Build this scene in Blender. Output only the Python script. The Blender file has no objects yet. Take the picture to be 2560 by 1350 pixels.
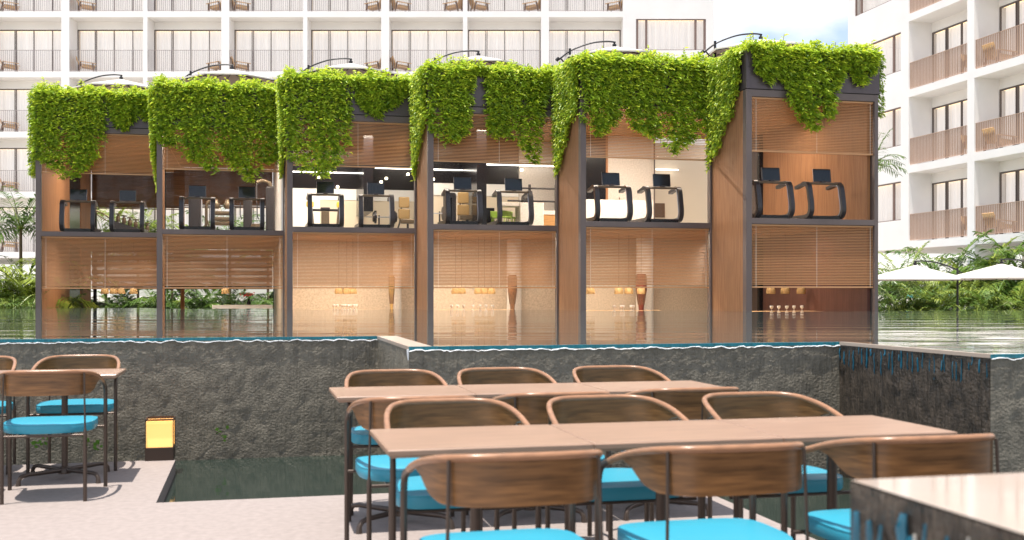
import bpy, bmesh, math, random
from mathutils import Vector, Matrix
R = math.radians
sc = bpy.context.scene
COL = sc.collection
random.seed(11)

# ------------------------------------------------------------------ camera
F, HZ, HC = 2763.0, 733.0, 1.28          # focal length and horizon in photo pixels, eye height in metres
cam_d = bpy.data.cameras.new('camera')
cam_d.sensor_width = 36.0
cam_d.lens = F / 2560 * 36
cam_d.shift_y = (HZ - 675) / 2560
cam_d.clip_start, cam_d.clip_end = 0.05, 3000
cam_d.dof.use_dof = True
cam_d.dof.focus_distance = 24.0
cam_d.dof.aperture_fstop = 4.0
cam = bpy.data.objects.new('camera', cam_d)
cam.location = (0, 0, HC)
cam.rotation_euler = (R(90), 0, 0)
COL.objects.link(cam)
sc.camera = cam

# ------------------------------------------------------------------ sky, sun, exposure
SUN_TO = Vector((-0.11, -0.11, 1.0)).normalized()
elev = math.asin(SUN_TO.z)
azim = math.atan2(SUN_TO.x, SUN_TO.y)
w = bpy.data.worlds.new('World')
sc.world = w
w.use_nodes = True
nt = w.node_tree
nt.nodes.clear()
wo = nt.nodes.new('ShaderNodeOutputWorld')
bg = nt.nodes.new('ShaderNodeBackground')
sky = nt.nodes.new('ShaderNodeTexSky')
sky.sky_type = 'NISHITA'
sky.sun_disc = False
sky.sun_elevation = elev
sky.sun_rotation = azim
sky.air_density, sky.dust_density, sky.ozone_density = 1.0, 1.0, 1.0
tc = nt.nodes.new('ShaderNodeTexCoord')
mp = nt.nodes.new('ShaderNodeMapping')
mp.inputs['Scale'].default_value = (1, 1, 2.2)
nz = nt.nodes.new('ShaderNodeTexNoise')
nz.inputs['Scale'].default_value = 4.2
nz.inputs['Detail'].default_value = 7
rp = nt.nodes.new('ShaderNodeValToRGB')
rp.color_ramp.elements[0].position = 0.47
rp.color_ramp.elements[0].color = (0.14, 0.14, 0.14, 1)
rp.color_ramp.elements[1].position = 0.66
mx = nt.nodes.new('ShaderNodeMixRGB')
mx.inputs['Color2'].default_value = (8.2, 7.9, 7.6, 1)
nt.links.new(tc.outputs['Generated'], mp.inputs['Vector'])
nt.links.new(mp.outputs['Vector'], nz.inputs['Vector'])
nt.links.new(nz.outputs['Fac'], rp.inputs['Fac'])
nt.links.new(rp.outputs['Color'], mx.inputs['Fac'])
nt.links.new(sky.outputs['Color'], mx.inputs['Color1'])
nt.links.new(mx.outputs['Color'], bg.inputs['Color'])
nt.links.new(bg.outputs['Background'], wo.inputs['Surface'])
bg.inputs['Strength'].default_value = 0.13
sun_d = bpy.data.lights.new('sun', 'SUN')
sun_d.energy = 5.0
sun_d.angle = R(0.6)
sun_d.color = (1.0, 0.94, 0.86)
sun = bpy.data.objects.new('sun', sun_d)
sun.rotation_euler = SUN_TO.to_track_quat('Z', 'Y').to_euler()
COL.objects.link(sun)
sc.view_settings.view_transform = 'Standard'
sc.view_settings.look = 'None'
sc.view_settings.exposure = 0.65
sc.view_settings.gamma = 1.0
sc.cycles.use_denoising = True
sc.cycles.max_bounces = 8
sc.cycles.diffuse_bounces = 4
sc.cycles.transparent_max_bounces = 16
sc.cycles.sample_clamp_indirect = 4.0
sc.cycles.sample_clamp_direct = 12.0

# ------------------------------------------------------------------ frame of the place
TH = 0.2325                               # the pavilion, pool and tables are turned by this angle
CS, SN = math.cos(TH), math.sin(TH)
WM, DM = 2.98, 1.699                      # width of a pavilion unit, step between units
OX, OY = -11.72, 27.18
WATER = HC - 0.372

def UV(u, v, z=0.0):
    return Vector((OX + u * CS - v * SN, OY + u * SN + v * CS, z))

def onz(px, py, z=0.0):
    Y = F * (HC - z) / (py - HZ)
    return Vector(((px - 1280) * Y / F, Y, z))

def at(px, py, Y):
    return Vector(((px - 1280) * Y / F, Y, HC + (HZ - py) * Y / F))

def lu(n, px, v):                         # u inside unit n (0..5) seen at photo column px, at depth v behind its front
    o = UV(n * WM, -n * DM)
    k = (px - 1280) / F
    return (k * (o.y + v * CS) - o.x + v * SN) / (CS - k * SN)

def lz(n, u, v, py):                      # height seen at photo row py
    Y = UV(n * WM + u, -n * DM + v).y
    return HC + (HZ - py) * Y / F

def lerp(a, b, t):
    return a + (b - a) * t

def pl(pts, x):                           # piecewise linear
    if x <= pts[0][0]: return pts[0][1]
    for (x0, y0), (x1, y1) in zip(pts, pts[1:]):
        if x <= x1: return lerp(y0, y1, (x - x0) / (x1 - x0))
    return pts[-1][1]

# ------------------------------------------------------------------ materials
def mat(name, col, rough=0.6, metal=0.0, var=0.0, vscale=6.0, bump=0.0, bscale=40.0, spec=0.5,
        emit=None, es=0.0, stretch=(1, 1, 1), trans=0.0, col2=None, detail=4.0, bdist=0.01):
    m = bpy.data.materials.new(name)
    m.use_nodes = True
    n = m.node_tree
    b = n.nodes['Principled BSDF']
    b.inputs['Base Color'].default_value = (*col, 1)
    b.inputs['Roughness'].default_value = rough
    b.inputs['Metallic'].default_value = metal
    b.inputs['Specular IOR Level'].default_value = spec
    if emit:
        b.inputs['Emission Color'].default_value = (*emit, 1)
        b.inputs['Emission Strength'].default_value = es
    if var or bump:
        t = n.nodes.new('ShaderNodeTexCoord')
        g = n.nodes.new('ShaderNodeMapping')
        g.inputs['Scale'].default_value = stretch
        n.links.new(t.outputs['Object'], g.inputs['Vector'])
    if var:
        x = n.nodes.new('ShaderNodeTexNoise')
        x.inputs['Scale'].default_value = vscale
        x.inputs['Detail'].default_value = detail
        r = n.nodes.new('ShaderNodeValToRGB')
        c2 = col2 if col2 else tuple(max(0, c * (1 - var)) for c in col)
        c1 = tuple(min(1, c * (1 + var * 0.6)) for c in col)
        r.color_ramp.elements[0].color = (*c2, 1)
        r.color_ramp.elements[1].color = (*c1, 1)
        r.color_ramp.elements[0].position = 0.3
        r.color_ramp.elements[1].position = 0.7
        n.links.new(g.outputs['Vector'], x.inputs['Vector'])
        n.links.new(x.outputs['Fac'], r.inputs['Fac'])
        n.links.new(r.outputs['Color'], b.inputs['Base Color'])
    if bump:
        x = n.nodes.new('ShaderNodeTexNoise')
        x.inputs['Scale'].default_value = bscale
        x.inputs['Detail'].default_value = 5
        u = n.nodes.new('ShaderNodeBump')
        u.inputs['Strength'].default_value = bump
        u.inputs['Distance'].default_value = bdist
        n.links.new(g.outputs['Vector'], x.inputs['Vector'])
        n.links.new(x.outputs['Fac'], u.inputs['Height'])
        n.links.new(u.outputs['Normal'], b.inputs['Normal'])
    if trans:
        o = n.nodes['Material Output']
        tr = n.nodes.new('ShaderNodeBsdfTranslucent')
        ms = n.nodes.new('ShaderNodeMixShader')
        ms.inputs['Fac'].default_value = trans
        src = b.inputs['Base Color']
        if src.is_linked:
            n.links.new(src.links[0].from_socket, tr.inputs['Color'])
        else:
            tr.inputs['Color'].default_value = (*col, 1)
        n.links.new(b.outputs['BSDF'], ms.inputs[1])
        n.links.new(tr.outputs['BSDF'], ms.inputs[2])
        n.links.new(ms.outputs['Shader'], o.inputs['Surface'])
    return m

def ribbed(name, c1, c2, axis, pitch, rough=0.55, grain=True):
    """vertical timber battens: ribs along one local axis, with a grain running up"""
    m = mat(name, c1, rough)
    n = m.node_tree
    b = n.nodes['Principled BSDF']
    t = n.nodes.new('ShaderNodeTexCoord')
    wv = n.nodes.new('ShaderNodeTexWave')
    wv.wave_type = 'BANDS'
    wv.bands_direction = axis
    wv.inputs['Scale'].default_value = 0.3142 / pitch
    bp = n.nodes.new('ShaderNodeBump')
    bp.inputs['Strength'].default_value = 1.0
    bp.inputs['Distance'].default_value = pitch * 0.45
    n.links.new(t.outputs['Object'], wv.inputs['Vector'])
    n.links.new(wv.outputs['Fac'], bp.inputs['Height'])
    n.links.new(bp.outputs['Normal'], b.inputs['Normal'])
    g = n.nodes.new('ShaderNodeMapping')
    g.inputs['Scale'].default_value = (9, 9, 0.7)
    x = n.nodes.new('ShaderNodeTexNoise')
    x.inputs['Scale'].default_value = 2.2
    x.inputs['Detail'].default_value = 6
    r = n.nodes.new('ShaderNodeValToRGB')
    r.color_ramp.elements[0].color = (*c2, 1)
    r.color_ramp.elements[1].color = (*c1, 1)
    r.color_ramp.elements[0].position = 0.32
    r.color_ramp.elements[1].position = 0.62
    n.links.new(t.outputs['Object'], g.inputs['Vector'])
    n.links.new(g.outputs['Vector'], x.inputs['Vector'])
    n.links.new(x.outputs['Fac'], r.inputs['Fac'])
    n.links.new(r.outputs['Color'], b.inputs['Base Color'])
    return m

def glass(name, tint=(1, 1, 1), refl=0.9):
    m = bpy.data.materials.new(name)
    m.use_nodes = True
    n = m.node_tree
    n.nodes.remove(n.nodes['Principled BSDF'])
    o = n.nodes['Material Output']
    t = n.nodes.new('ShaderNodeBsdfTransparent')
    t.inputs['Color'].default_value = (*tint, 1)
    g = n.nodes.new('ShaderNodeBsdfGlossy')
    g.inputs['Roughness'].default_value = 0.01
    f = n.nodes.new('ShaderNodeFresnel')
    f.inputs['IOR'].default_value = 1.45
    k = n.nodes.new('ShaderNodeMath')
    k.operation = 'MULTIPLY'
    k.inputs[1].default_value = refl
    s = n.nodes.new('ShaderNodeMixShader')
    n.links.new(f.outputs['Fac'], k.inputs[0])
    n.links.new(k.outputs[0], s.inputs['Fac'])
    n.links.new(t.outputs['BSDF'], s.inputs[1])
    n.links.new(g.outputs['BSDF'], s.inputs[2])
    n.links.new(s.outputs['Shader'], o.inputs['Surface'])
    return m

def water(name, col, rough, layers, ior=1.33):
    """glossy water; layers = (scale, stretch, distance)"""
    m = mat(name, col, rough, spec=0.5)
    n = m.node_tree
    b = n.nodes['Principled BSDF']
    b.inputs['IOR'].default_value = ior
    t = n.nodes.new('ShaderNodeTexCoord')
    prev = None
    for sca, st, dist in layers:
        g = n.nodes.new('ShaderNodeMapping')
        g.inputs['Scale'].default_value = st
        x = n.nodes.new('ShaderNodeTexNoise')
        x.inputs['Scale'].default_value = sca
        x.inputs['Detail'].default_value = 3
        u = n.nodes.new('ShaderNodeBump')
        u.inputs['Strength'].default_value = 1
        u.inputs['Distance'].default_value = dist
        n.links.new(t.outputs['Object'], g.inputs['Vector'])
        n.links.new(g.outputs['Vector'], x.inputs['Vector'])
        n.links.new(x.outputs['Fac'], u.inputs['Height'])
        if prev: n.links.new(prev.outputs['Normal'], u.inputs['Normal'])
        prev = u
    n.links.new(prev.outputs['Normal'], b.inputs['Normal'])
    return m

def wetwall(name, c1, c2, rough=0.3, runs=0.016):
    """rough dark stone under a film of running water: lumps, pits and vertical runs"""
    m = mat(name, c1, rough)
    n = m.node_tree
    b = n.nodes['Principled BSDF']
    t = n.nodes.new('ShaderNodeTexCoord')
    def noise(st, sca, det=5):
        g = n.nodes.new('ShaderNodeMapping')
        g.inputs['Scale'].default_value = st
        x = n.nodes.new('ShaderNodeTexNoise')
        x.inputs['Scale'].default_value = sca
        x.inputs['Detail'].default_value = det
        n.links.new(t.outputs['Object'], g.inputs['Vector'])
        n.links.new(g.outputs['Vector'], x.inputs['Vector'])
        return x
    a = noise((1, 1, 1.2), 48, 9)
    s = noise((24, 24, 1.1), 2.2, 4)
    u1 = n.nodes.new('ShaderNodeBump')
    u1.inputs['Strength'].default_value = 1.0
    u1.inputs['Distance'].default_value = 0.010
    u2 = n.nodes.new('ShaderNodeBump')
    u2.inputs['Strength'].default_value = 0.8
    u2.inputs['Distance'].default_value = runs
    n.links.new(a.outputs['Fac'], u1.inputs['Height'])
    n.links.new(s.outputs['Fac'], u2.inputs['Height'])
    n.links.new(u1.outputs['Normal'], u2.inputs['Normal'])
    n.links.new(u2.outputs['Normal'], b.inputs['Normal'])
    c = noise((1, 1, 0.7), 16, 10)
    r = n.nodes.new('ShaderNodeValToRGB')
    r.color_ramp.elements[0].color = (*c2, 1)
    r.color_ramp.elements[1].color = (*c1, 1)
    r.color_ramp.elements[0].position = 0.35
    r.color_ramp.elements[1].position = 0.65
    n.links.new(c.outputs['Fac'], r.inputs['Fac'])
    n.links.new(r.outputs['Color'], b.inputs['Base Color'])
    return m

M = {}
M['white'] = mat('white_render', (0.87, 0.85, 0.835), 0.7, var=0.05, vscale=0.7, bump=0.15, bscale=60)
M['bronze'] = mat('bronze_frame', (0.13, 0.105, 0.095), 0.45, 0.1)
M['wframe'] = mat('brown_window_frame', (0.20, 0.135, 0.115), 0.5)
M['thinrail'] = mat('pale_railing_paint', (0.36, 0.31, 0.31), 0.5)
M['rail'] = mat('railing_paint', (0.52, 0.37, 0.29), 0.5)
M['curtain'] = mat('sheer_curtain', (0.80, 0.77, 0.75), 0.9, var=0.10, vscale=5, stretch=(3, 3, 0.1), emit=(1.0, 0.90, 0.82), es=0.28)  # faint emission painted into the cloth, standing for room light behind it
M['pane'] = glass('window_pane', (0.96, 0.97, 0.98), 1.0)
M['clear'] = glass('clear_pane', (0.985, 0.985, 0.985), 0.12)
M['cove'] = mat('cove_light', (1, 0.8, 0.5), emit=(1.0, 0.72, 0.38), es=1.2)
M['teak'] = mat('teak', (0.74, 0.47, 0.24), 0.5, var=0.2, vscale=6, stretch=(4, 4, 1))
M['teakdark'] = mat('teak_dark', (0.14, 0.08, 0.045), 0.5)
M['steel'] = mat('dark_anodised_frame', (0.125, 0.095, 0.088), 0.42, 0.2, var=0.10, vscale=2)
M['planter'] = mat('dark_planter_sheet', (0.085, 0.066, 0.070), 0.35, 0.3, var=0.15, vscale=1.2, stretch=(3, 3, 0.3))
M['gap'] = mat('shadow_gap', (0.01, 0.01, 0.01), 0.8)
M['ribx'] = ribbed('timber_battens_across', (0.42, 0.185, 0.062), (0.30, 0.12, 0.038), 'X', 0.035)
M['riby'] = ribbed('timber_battens_side', (0.40, 0.180, 0.070), (0.29, 0.120, 0.042), 'Y', 0.035)
M['blind'] = mat('timber_blind', (0.54, 0.280, 0.125), 0.5, var=0.07, vscale=3, stretch=(0.6, 8, 30))
M['darkblind'] = mat('dark_bamboo_blind', (0.15, 0.070, 0.028), 0.7, spec=0.15, var=0.5, vscale=3, stretch=(1, 8, 30))
M['cord'] = mat('blind_cord', (0.75, 0.66, 0.55), 0.7)
M['stone'] = mat('beige_terrazzo', (0.56, 0.45, 0.34), 0.45, var=0.22, vscale=28, detail=8)
M['stonelight'] = mat('pale_terrazzo', (0.66, 0.60, 0.54), 0.45, var=0.16, vscale=30, detail=8)
M['cream'] = mat('cream_wall', (0.72, 0.62, 0.48), 0.7)
M['bright'] = mat('white_wall', (0.85, 0.84, 0.82), 0.6)
M['black'] = mat('black_panel', (0.010, 0.009, 0.011), 0.2, spec=0.25)
M['woodceil'] = mat('timber_ceiling', (0.46, 0.21, 0.07), 0.5, var=0.2, vscale=3, stretch=(8, 1, 1))
M['floor'] = mat('grey_floor', (0.32, 0.30, 0.28), 0.4)
M['led'] = mat('led_line', (1, 1, 1), emit=(1, 0.93, 0.82), es=5)
M['spot'] = mat('spot_lamp', (1, 1, 1), emit=(1, 0.86, 0.6), es=9)
M['leaf'] = mat('vine_leaf', (0.44, 0.58, 0.045), 0.42, var=0.5, vscale=9, col2=(0.075, 0.18, 0.012), trans=0.34, detail=3)
M['leafy'] = mat('vine_leaf_young', (0.66, 0.70, 0.06), 0.42, var=0.35, vscale=12, col2=(0.40, 0.54, 0.035), trans=0.42)
M['stem'] = mat('vine_stem', (0.16, 0.12, 0.05), 0.8)
M['palm'] = mat('palm_leaf', (0.11, 0.19, 0.024), 0.4, var=0.6, vscale=1.6, col2=(0.03, 0.08, 0.012), trans=0.22)
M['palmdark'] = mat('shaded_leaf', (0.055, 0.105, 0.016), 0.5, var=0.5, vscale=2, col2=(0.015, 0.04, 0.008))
M['palmb'] = mat('palm_leaf_light', (0.26, 0.31, 0.04), 0.42, var=0.5, vscale=1.6, col2=(0.08, 0.15, 0.018), trans=0.25)
M['trunk'] = mat('palm_trunk', (0.20, 0.14, 0.09), 0.85, var=0.4, vscale=6, stretch=(1, 1, 6), bump=0.6, bscale=20)
M['soil'] = mat('soil', (0.07, 0.05, 0.035), 0.95, var=0.3)
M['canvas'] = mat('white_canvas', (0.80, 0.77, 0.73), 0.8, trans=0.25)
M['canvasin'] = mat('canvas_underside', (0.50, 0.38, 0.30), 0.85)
M['mast'] = mat('black_mast', (0.025, 0.024, 0.026), 0.35, 0.4)
M['gym'] = mat('gym_dark_grey', (0.035, 0.031, 0.034), 0.35, 0.2)
M['gymlight'] = mat('gym_silver_edge', (0.42, 0.42, 0.46), 0.35, 0.5)
M['gymbar'] = mat('gym_bar', (0.14, 0.105, 0.07), 0.35, 0.5)
M['screen'] = mat('switched_off_screen', (0.010, 0.013, 0.016), 0.12)
M['pad'] = mat('tan_vinyl', (0.34, 0.22, 0.09), 0.4)
M['chairpad'] = mat('tan_chair_pad', (0.62, 0.42, 0.22), 0.8)
M['yellow'] = mat('yellow_pad', (0.70, 0.46, 0.03), 0.45)
M['green'] = mat('lime_plastic', (0.40, 0.56, 0.10), 0.4)
M['rattan'] = mat('rattan', (0.40, 0.25, 0.10), 0.7, var=0.45, vscale=60, trans=0.12)
M['ceramic'] = mat('white_ceramic', (0.82, 0.82, 0.82), 0.25)
M['brownvase'] = mat('carved_brown_wood', (0.22, 0.10, 0.045), 0.4, var=0.6, vscale=14, stretch=(3, 3, 0.6))
M['ochrevase'] = mat('ochre_wood', (0.50, 0.31, 0.10), 0.4, var=0.6, vscale=14, stretch=(3, 3, 0.6))
M['redvase'] = mat('dark_red_lacquer', (0.16, 0.035, 0.022), 0.3, var=0.5, vscale=10, stretch=(3, 3, 0.5))
M['red'] = mat('red_petals', (0.62, 0.03, 0.03), 0.5)
M['wall'] = wetwall('wet_dark_stone', (0.215, 0.190, 0.145), (0.145, 0.128, 0.098), 0.5)
M['wallfall'] = wetwall('streaming_dark_stone', (0.10, 0.078, 0.058), (0.04, 0.033, 0.026), 0.14, 0.035)
M['copingstone'] = mat('beige_coping', (0.46, 0.37, 0.30), 0.3)
M['teal'] = mat('turquoise_mosaic', (0.006, 0.16, 0.21), 0.4, var=0.4, vscale=20, stretch=(4, 4, 1))
M['foam'] = mat('white_foam', (0.86, 0.87, 0.88), 0.5)
M['streak'] = mat('pale_water_streak', (0.42, 0.40, 0.36), 0.15)
M['drip'] = mat('blue_water_drips', (0.010, 0.13, 0.21), 0.08, var=0.5, vscale=9)
M['terrace'] = mat('pale_concrete', (0.275, 0.232, 0.214), 0.75, var=0.13, vscale=22, bump=0.25, bscale=130, bdist=0.004, detail=8)
M['terraceedge'] = mat('dark_terrace_edge', (0.05, 0.042, 0.045), 0.5)
M['poolfloor'] = mat('pool_floor', (0.02, 0.10, 0.12), 0.6)
M['ground'] = mat('garden_soil', (0.16, 0.15, 0.09), 0.95, var=0.4, vscale=0.8)
M['lawn'] = mat('far_ground', (0.40, 0.37, 0.32), 0.9, var=0.3, vscale=0.4)
M['pool'] = water('pool_water', (0.07, 0.085, 0.08), 0.01, [(1.0, (0.12, 1.1, 1), 0.015), (2.6, (0.10, 1.0, 1), 0.004)], 1.8)
M['basinwater'] = water('water_painted_pale_reflection', (0.42, 0.35, 0.30), 0.06, [(3.0, (0.6, 2.2, 1), 0.0008)], 1.5)  # pale base colour stands in for the bright reflection on the basin water
M['moat'] = water('moat_water', (0.020, 0.030, 0.024), 0.05, [(5.0, (1.0, 1.8, 1), 0.0012)])
M['tubing'] = mat('dark_bronze_tube', (0.085, 0.062, 0.050), 0.38, 0.55)
M['tablewood'] = mat('oak_tabletop', (0.31, 0.195, 0.135), 0.34, var=0.22, vscale=4, stretch=(1.2, 22, 8), detail=7)
M['bentwood'] = mat('walnut_bentwood', (0.18, 0.084, 0.030), 0.34, var=0.45, vscale=4, stretch=(2, 2, 26), detail=6)
M['railwood'] = mat('walnut_rail', (0.30, 0.150, 0.078), 0.30, var=0.25, vscale=9, stretch=(2, 2, 12))
M['cushion'] = mat('turquoise_vinyl', (0.030, 0.285, 0.40), 0.38, bump=0.12, bscale=220, bdist=0.002)
M['lampglow'] = mat('lantern_glow', (1, 0.7, 0.3), emit=(1.0, 0.50, 0.10), es=0.62)
M['lampmetal'] = mat('lantern_metal', (0.045, 0.028, 0.02), 0.5, 0.3)
M['weed'] = mat('weed_leaf', (0.12, 0.26, 0.03), 0.5)
M['wood2'] = mat('cabinet_wood', (0.45, 0.23, 0.08), 0.45, var=0.2, vscale=4, stretch=(1, 1, 8))
M['carred'] = mat('car_dark_red', (0.22, 0.03, 0.03), 0.25, 0.3)
M['tealcloth'] = mat('teal_cloth', (0.01, 0.33, 0.42), 0.7)

# ------------------------------------------------------------------ mesh builder
class MB:
    def __init__(s): s.v, s.f = [], []
    def add(s, vs, fs):
        o = len(s.v)
        s.v += [tuple(p) for p in vs]
        s.f += [tuple(i + o for i in f) for f in fs]
        return s
    def box(s, x0, x1, y0, y1, z0, z1, mx=None):
        vs = [(x, y, z) for z in (z0, z1) for y in (y0, y1) for x in (x0, x1)]
        if mx: vs = [mx @ Vector(p) for p in vs]
        return s.add(vs, [(0, 2, 3, 1), (4, 5, 7, 6), (0, 1, 5, 4), (1, 3, 7, 5), (3, 2, 6, 7), (2, 0, 4, 6)])
    def bbox(s, x0, x1, y0, y1, z0, z1, r=0.01, mx=None):   # box with chamfered edges
        b = bmesh.new()
        bmesh.ops.create_cube(b, size=1)
        for q in b.verts:
            q.co = Vector((lerp(x0, x1, q.co.x + .5), lerp(y0, y1, q.co.y + .5), lerp(z0, z1, q.co.z + .5)))
        r = min(r, (x1 - x0) * .45, (y1 - y0) * .45, (z1 - z0) * .45)
        bmesh.ops.bevel(b, geom=b.edges[:], offset=r, segments=2, affect='EDGES', profile=0.6)
        b.verts.index_update()
        vs = [(mx @ q.co) if mx else q.co.copy() for q in b.verts]
        s.add(vs, [tuple(q.index for q in f.verts) for f in b.faces])
        b.free()
        return s
    def tube(s, pts, r, n=8, closed=False, caps=True):
        pts = [Vector(p) for p in pts]
        m = len(pts)
        rr = r if isinstance(r, (list, tuple)) else [r] * m
        up = Vector((0, 0, 1))
        prev = None
        rings = []
        for i, p in enumerate(pts):
            a = pts[(i - 1) % m] if (closed or i > 0) else p
            b = pts[(i + 1) % m] if (closed or i < m - 1) else p
            t = (b - a)
            t = t.normalized() if t.length > 1e-9 else up
            if prev is None:
                nrm = t.orthogonal().normalized()
            else:
                nrm = (prev - t * prev.dot(t))
                nrm = nrm.normalized() if nrm.length > 1e-6 else t.orthogonal().normalized()
            prev = nrm
            bn = t.cross(nrm)
            rings.append([p + (nrm * math.cos(2 * math.pi * k / n) + bn * math.sin(2 * math.pi * k / n)) * rr[i] for k in range(n)])
        vs = [q for ring in rings for q in ring]
        fs = []
        for i in range(m if closed else m - 1):
            j = (i + 1) % m
            for k in range(n):
                l = (k + 1) % n
                fs.append((i * n + k, i * n + l, j * n + l, j * n + k))
        if caps and not closed:
            fs.append(tuple(reversed(range(n))))
            fs.append(tuple((m - 1) * n + k for k in range(n)))
        return s.add(vs, fs)
    def lathe(s, prof, c=(0, 0, 0), n=16):
        vs, fs = [], []
        for (r, z) in prof:
            for k in range(n):
                a = 2 * math.pi * k / n
                vs.append((c[0] + r * math.cos(a), c[1] + r * math.sin(a), c[2] + z))
        for i in range(len(prof) - 1):
            for k in range(n):
                l = (k + 1) % n
                fs.append((i * n + k, i * n + l, (i + 1) * n + l, (i + 1) * n + k))
        if prof[0][0] > 1e-4: fs.append(tuple(reversed(range(n))))
        if prof[-1][0] > 1e-4: fs.append(tuple((len(prof) - 1) * n + k for k in range(n)))
        return s.add(vs, fs)
    def prism(s, poly, z0, z1):
        n = len(poly)
        vs = [(x, y, z0) for x, y in poly] + [(x, y, z1) for x, y in poly]
        fs = [tuple(reversed(range(n))), tuple(range(n, 2 * n))] + [(i, (i + 1) % n, n + (i + 1) % n, n + i) for i in range(n)]
        return s.add(vs, fs)
    def build(s, name, m, parent=None, smooth=False, tri=False):
        me = bpy.data.meshes.new(name)
        me.from_pydata([tuple(p) for p in s.v], [], s.f)
        me.materials.append(m)
        if smooth:
            me.polygons.foreach_set('use_smooth', [True] * len(me.polygons))
        if tri:
            b = bmesh.new(); b.from_mesh(me)
            bmesh.ops.triangulate(b, faces=b.faces[:]); b.to_mesh(me); b.free()
        if smooth:
            me.set_sharp_from_angle(angle=R(50))
        me.update()
        o = bpy.data.objects.new(name, me)
        COL.objects.link(o)
        o.parent = parent
        return o

def box(name, m, parent, *a): return MB().box(*a).build(name, m, parent)

def thing(name, label, cat, loc=(0, 0, 0), rz=0.0, group=None):
    o = bpy.data.objects.new(name, None)
    o.empty_display_size = 0.2
    COL.objects.link(o)
    o.location = loc
    o.rotation_euler = (0, 0, rz)
    o['label'], o['category'] = label, cat
    if group: o['group'] = group
    return o

def tag(o, label, cat, group=None):
    o['label'], o['category'] = label, cat
    if group: o['group'] = group
    return o

def struct(o, kind='structure'):
    o['kind'] = kind
    return o

KIDS = {}
def children(o):
    return [c for c in bpy.data.objects if c.parent == o]

def dup(root, loc, rz, label, group=None, scale=None):
    if root.name not in KIDS:
        KIDS[root.name] = [(c, children(c)) for c in children(root)]
    r = root.copy()
    COL.objects.link(r)
    r.location = loc
    r.rotation_euler = (0, 0, rz)
    if scale: r.scale = scale
    r['label'] = label
    if group: r['group'] = group
    for c, gs in KIDS[root.name]:
        k = c.copy(); COL.objects.link(k); k.parent = r
        for g in gs:
            q = g.copy(); COL.objects.link(q); q.parent = k
    return r

def catmull(pts, sub=4):
    pts = [Vector(p) for p in pts]
    out = []
    for i in range(len(pts) - 1):
        p0, p1, p2, p3 = pts[max(i - 1, 0)], pts[i], pts[i + 1], pts[min(i + 2, len(pts) - 1)]
        for k in range(sub):
            t = k / sub
            out.append(0.5 * ((2 * p1) + (p2 - p0) * t + (2 * p0 - 5 * p1 + 4 * p2 - p3) * t * t + (3 * p1 - p0 - 3 * p2 + p3) * t ** 3))
    out.append(pts[-1])
    return out

# ================================================================== setting
b = MB()
b.add([(-400, -60, -0.9), (400, -60, -0.9), (400, 900, -0.9), (-400, 900, -0.9)], [(0, 1, 2, 3)])
struct(b.build('ground', M['lawn']))

# pool outline (in world), front edge first
P2 = onz(944, 841, WATER)
def off(p, u=0, v=0): return Vector((p.x + u * CS - v * SN, p.y + u * SN + v * CS, p.z))
P1 = off(P2, -9.0, 0)
P3 = off(P2, 0, -1.93)
P4 = off(P3, 3.29, 0)
P5 = off(P4, 0, -1.76)
P6 = off(P5, 9.0, 0)
far = []
for n in range(6):
    far += [UV(n * WM, -n * DM, WATER), UV((n + 1) * WM, -n * DM, WATER)]
poly = [P1, P2, P3, P4, P5, P6, UV(6 * WM + 9, -5 * DM - 0.1, WATER), UV(6 * WM, -5 * DM - 0.1, WATER)] + far[::-1] + [UV(0, -0.35, WATER), UV(-9, -0.35, WATER)]
# drop duplicate neighbours
pp = []
for p in poly:
    if not pp or (p - pp[-1]).length > 0.02: pp.append(p)
struct(MB().add(pp, [tuple(range(len(pp)))]).build('pool_water', M['pool'], tri=True))

# terrace (L-shaped) and the moat round it
N0 = onz(390, 1257, 0)
T = [off(N0, 0, 0), off(N0, 3.42, 0), off(N0, 3.42, -9), off(N0, -9, -9), off(N0, -9, 1.80), off(N0, 0, 1.80)]
tb = MB().prism([(p.x, p.y) for p in reversed(T)], -0.14, 0.0)
struct(tb.build('terrace', M['terrace'], tri=True))
tb2 = MB()
T2 = [off(p, 0, 0) for p in T]
b2 = [off(N0, -0.05, -0.05), off(N0, 3.37, -0.05), off(N0, 3.37, -8.9), off(N0, -8.9, -8.9), off(N0, -8.9, 1.75), off(N0, -0.05, 1.75)]
tb2.prism([(p.x, p.y) for p in reversed(b2)], -0.85, -0.145)
struct(tb2.build('terrace_base', M['terraceedge'], tri=True))
mo = MB().add([off(N0, -10, -10), off(N0, 16, -10), off(N0, 16, 5), off(N0, -10, 5)], [(0, 1, 2, 3)])
for i in range(len(mo.v)): mo.v[i] = (mo.v[i][0], mo.v[i][1], -0.105)
struct(mo.build('moat_water', M['moat']))

# pool wall ----------------------------------------------------------
pw = thing('pool_wall', 'long stepped dark stone infinity pool wall, wet and rough, behind the tables', 'wall')
def wallrun(mb, a, c, z0, z1, th, nx, nz, seed, side):
    """one face of the wall as a fine, lumpy sheet with thickness behind it"""
    rnd = random.Random(seed)
    a2, c2 = Vector((a.x, a.y, 0)), Vector((c.x, c.y, 0))
    d = (c2 - a2)
    nrm = Vector((d.y, -d.x, 0)).normalized() * side
    g = [[rnd.gauss(0, 1) for _ in range(nx + 1)] for _ in range(nz + 1)]
    vs, fs = [], []
    for j in range(nz + 1):
        for i in range(nx + 1):
            edge = (i in (0, nx)) or (j in (0, nz))
            q = a2 + d * (i / nx) + nrm * (0 if edge else 0.0035 * g[j][i])
            vs.append((q.x, q.y, lerp(z0, z1, j / nz)))
    for j in range(nz):
        for i in range(nx):
            k = j * (nx + 1) + i
            fs.append((k, k + 1, k + nx + 2, k + nx + 1))
    mb.add(vs, fs)
wl = MB()
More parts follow.
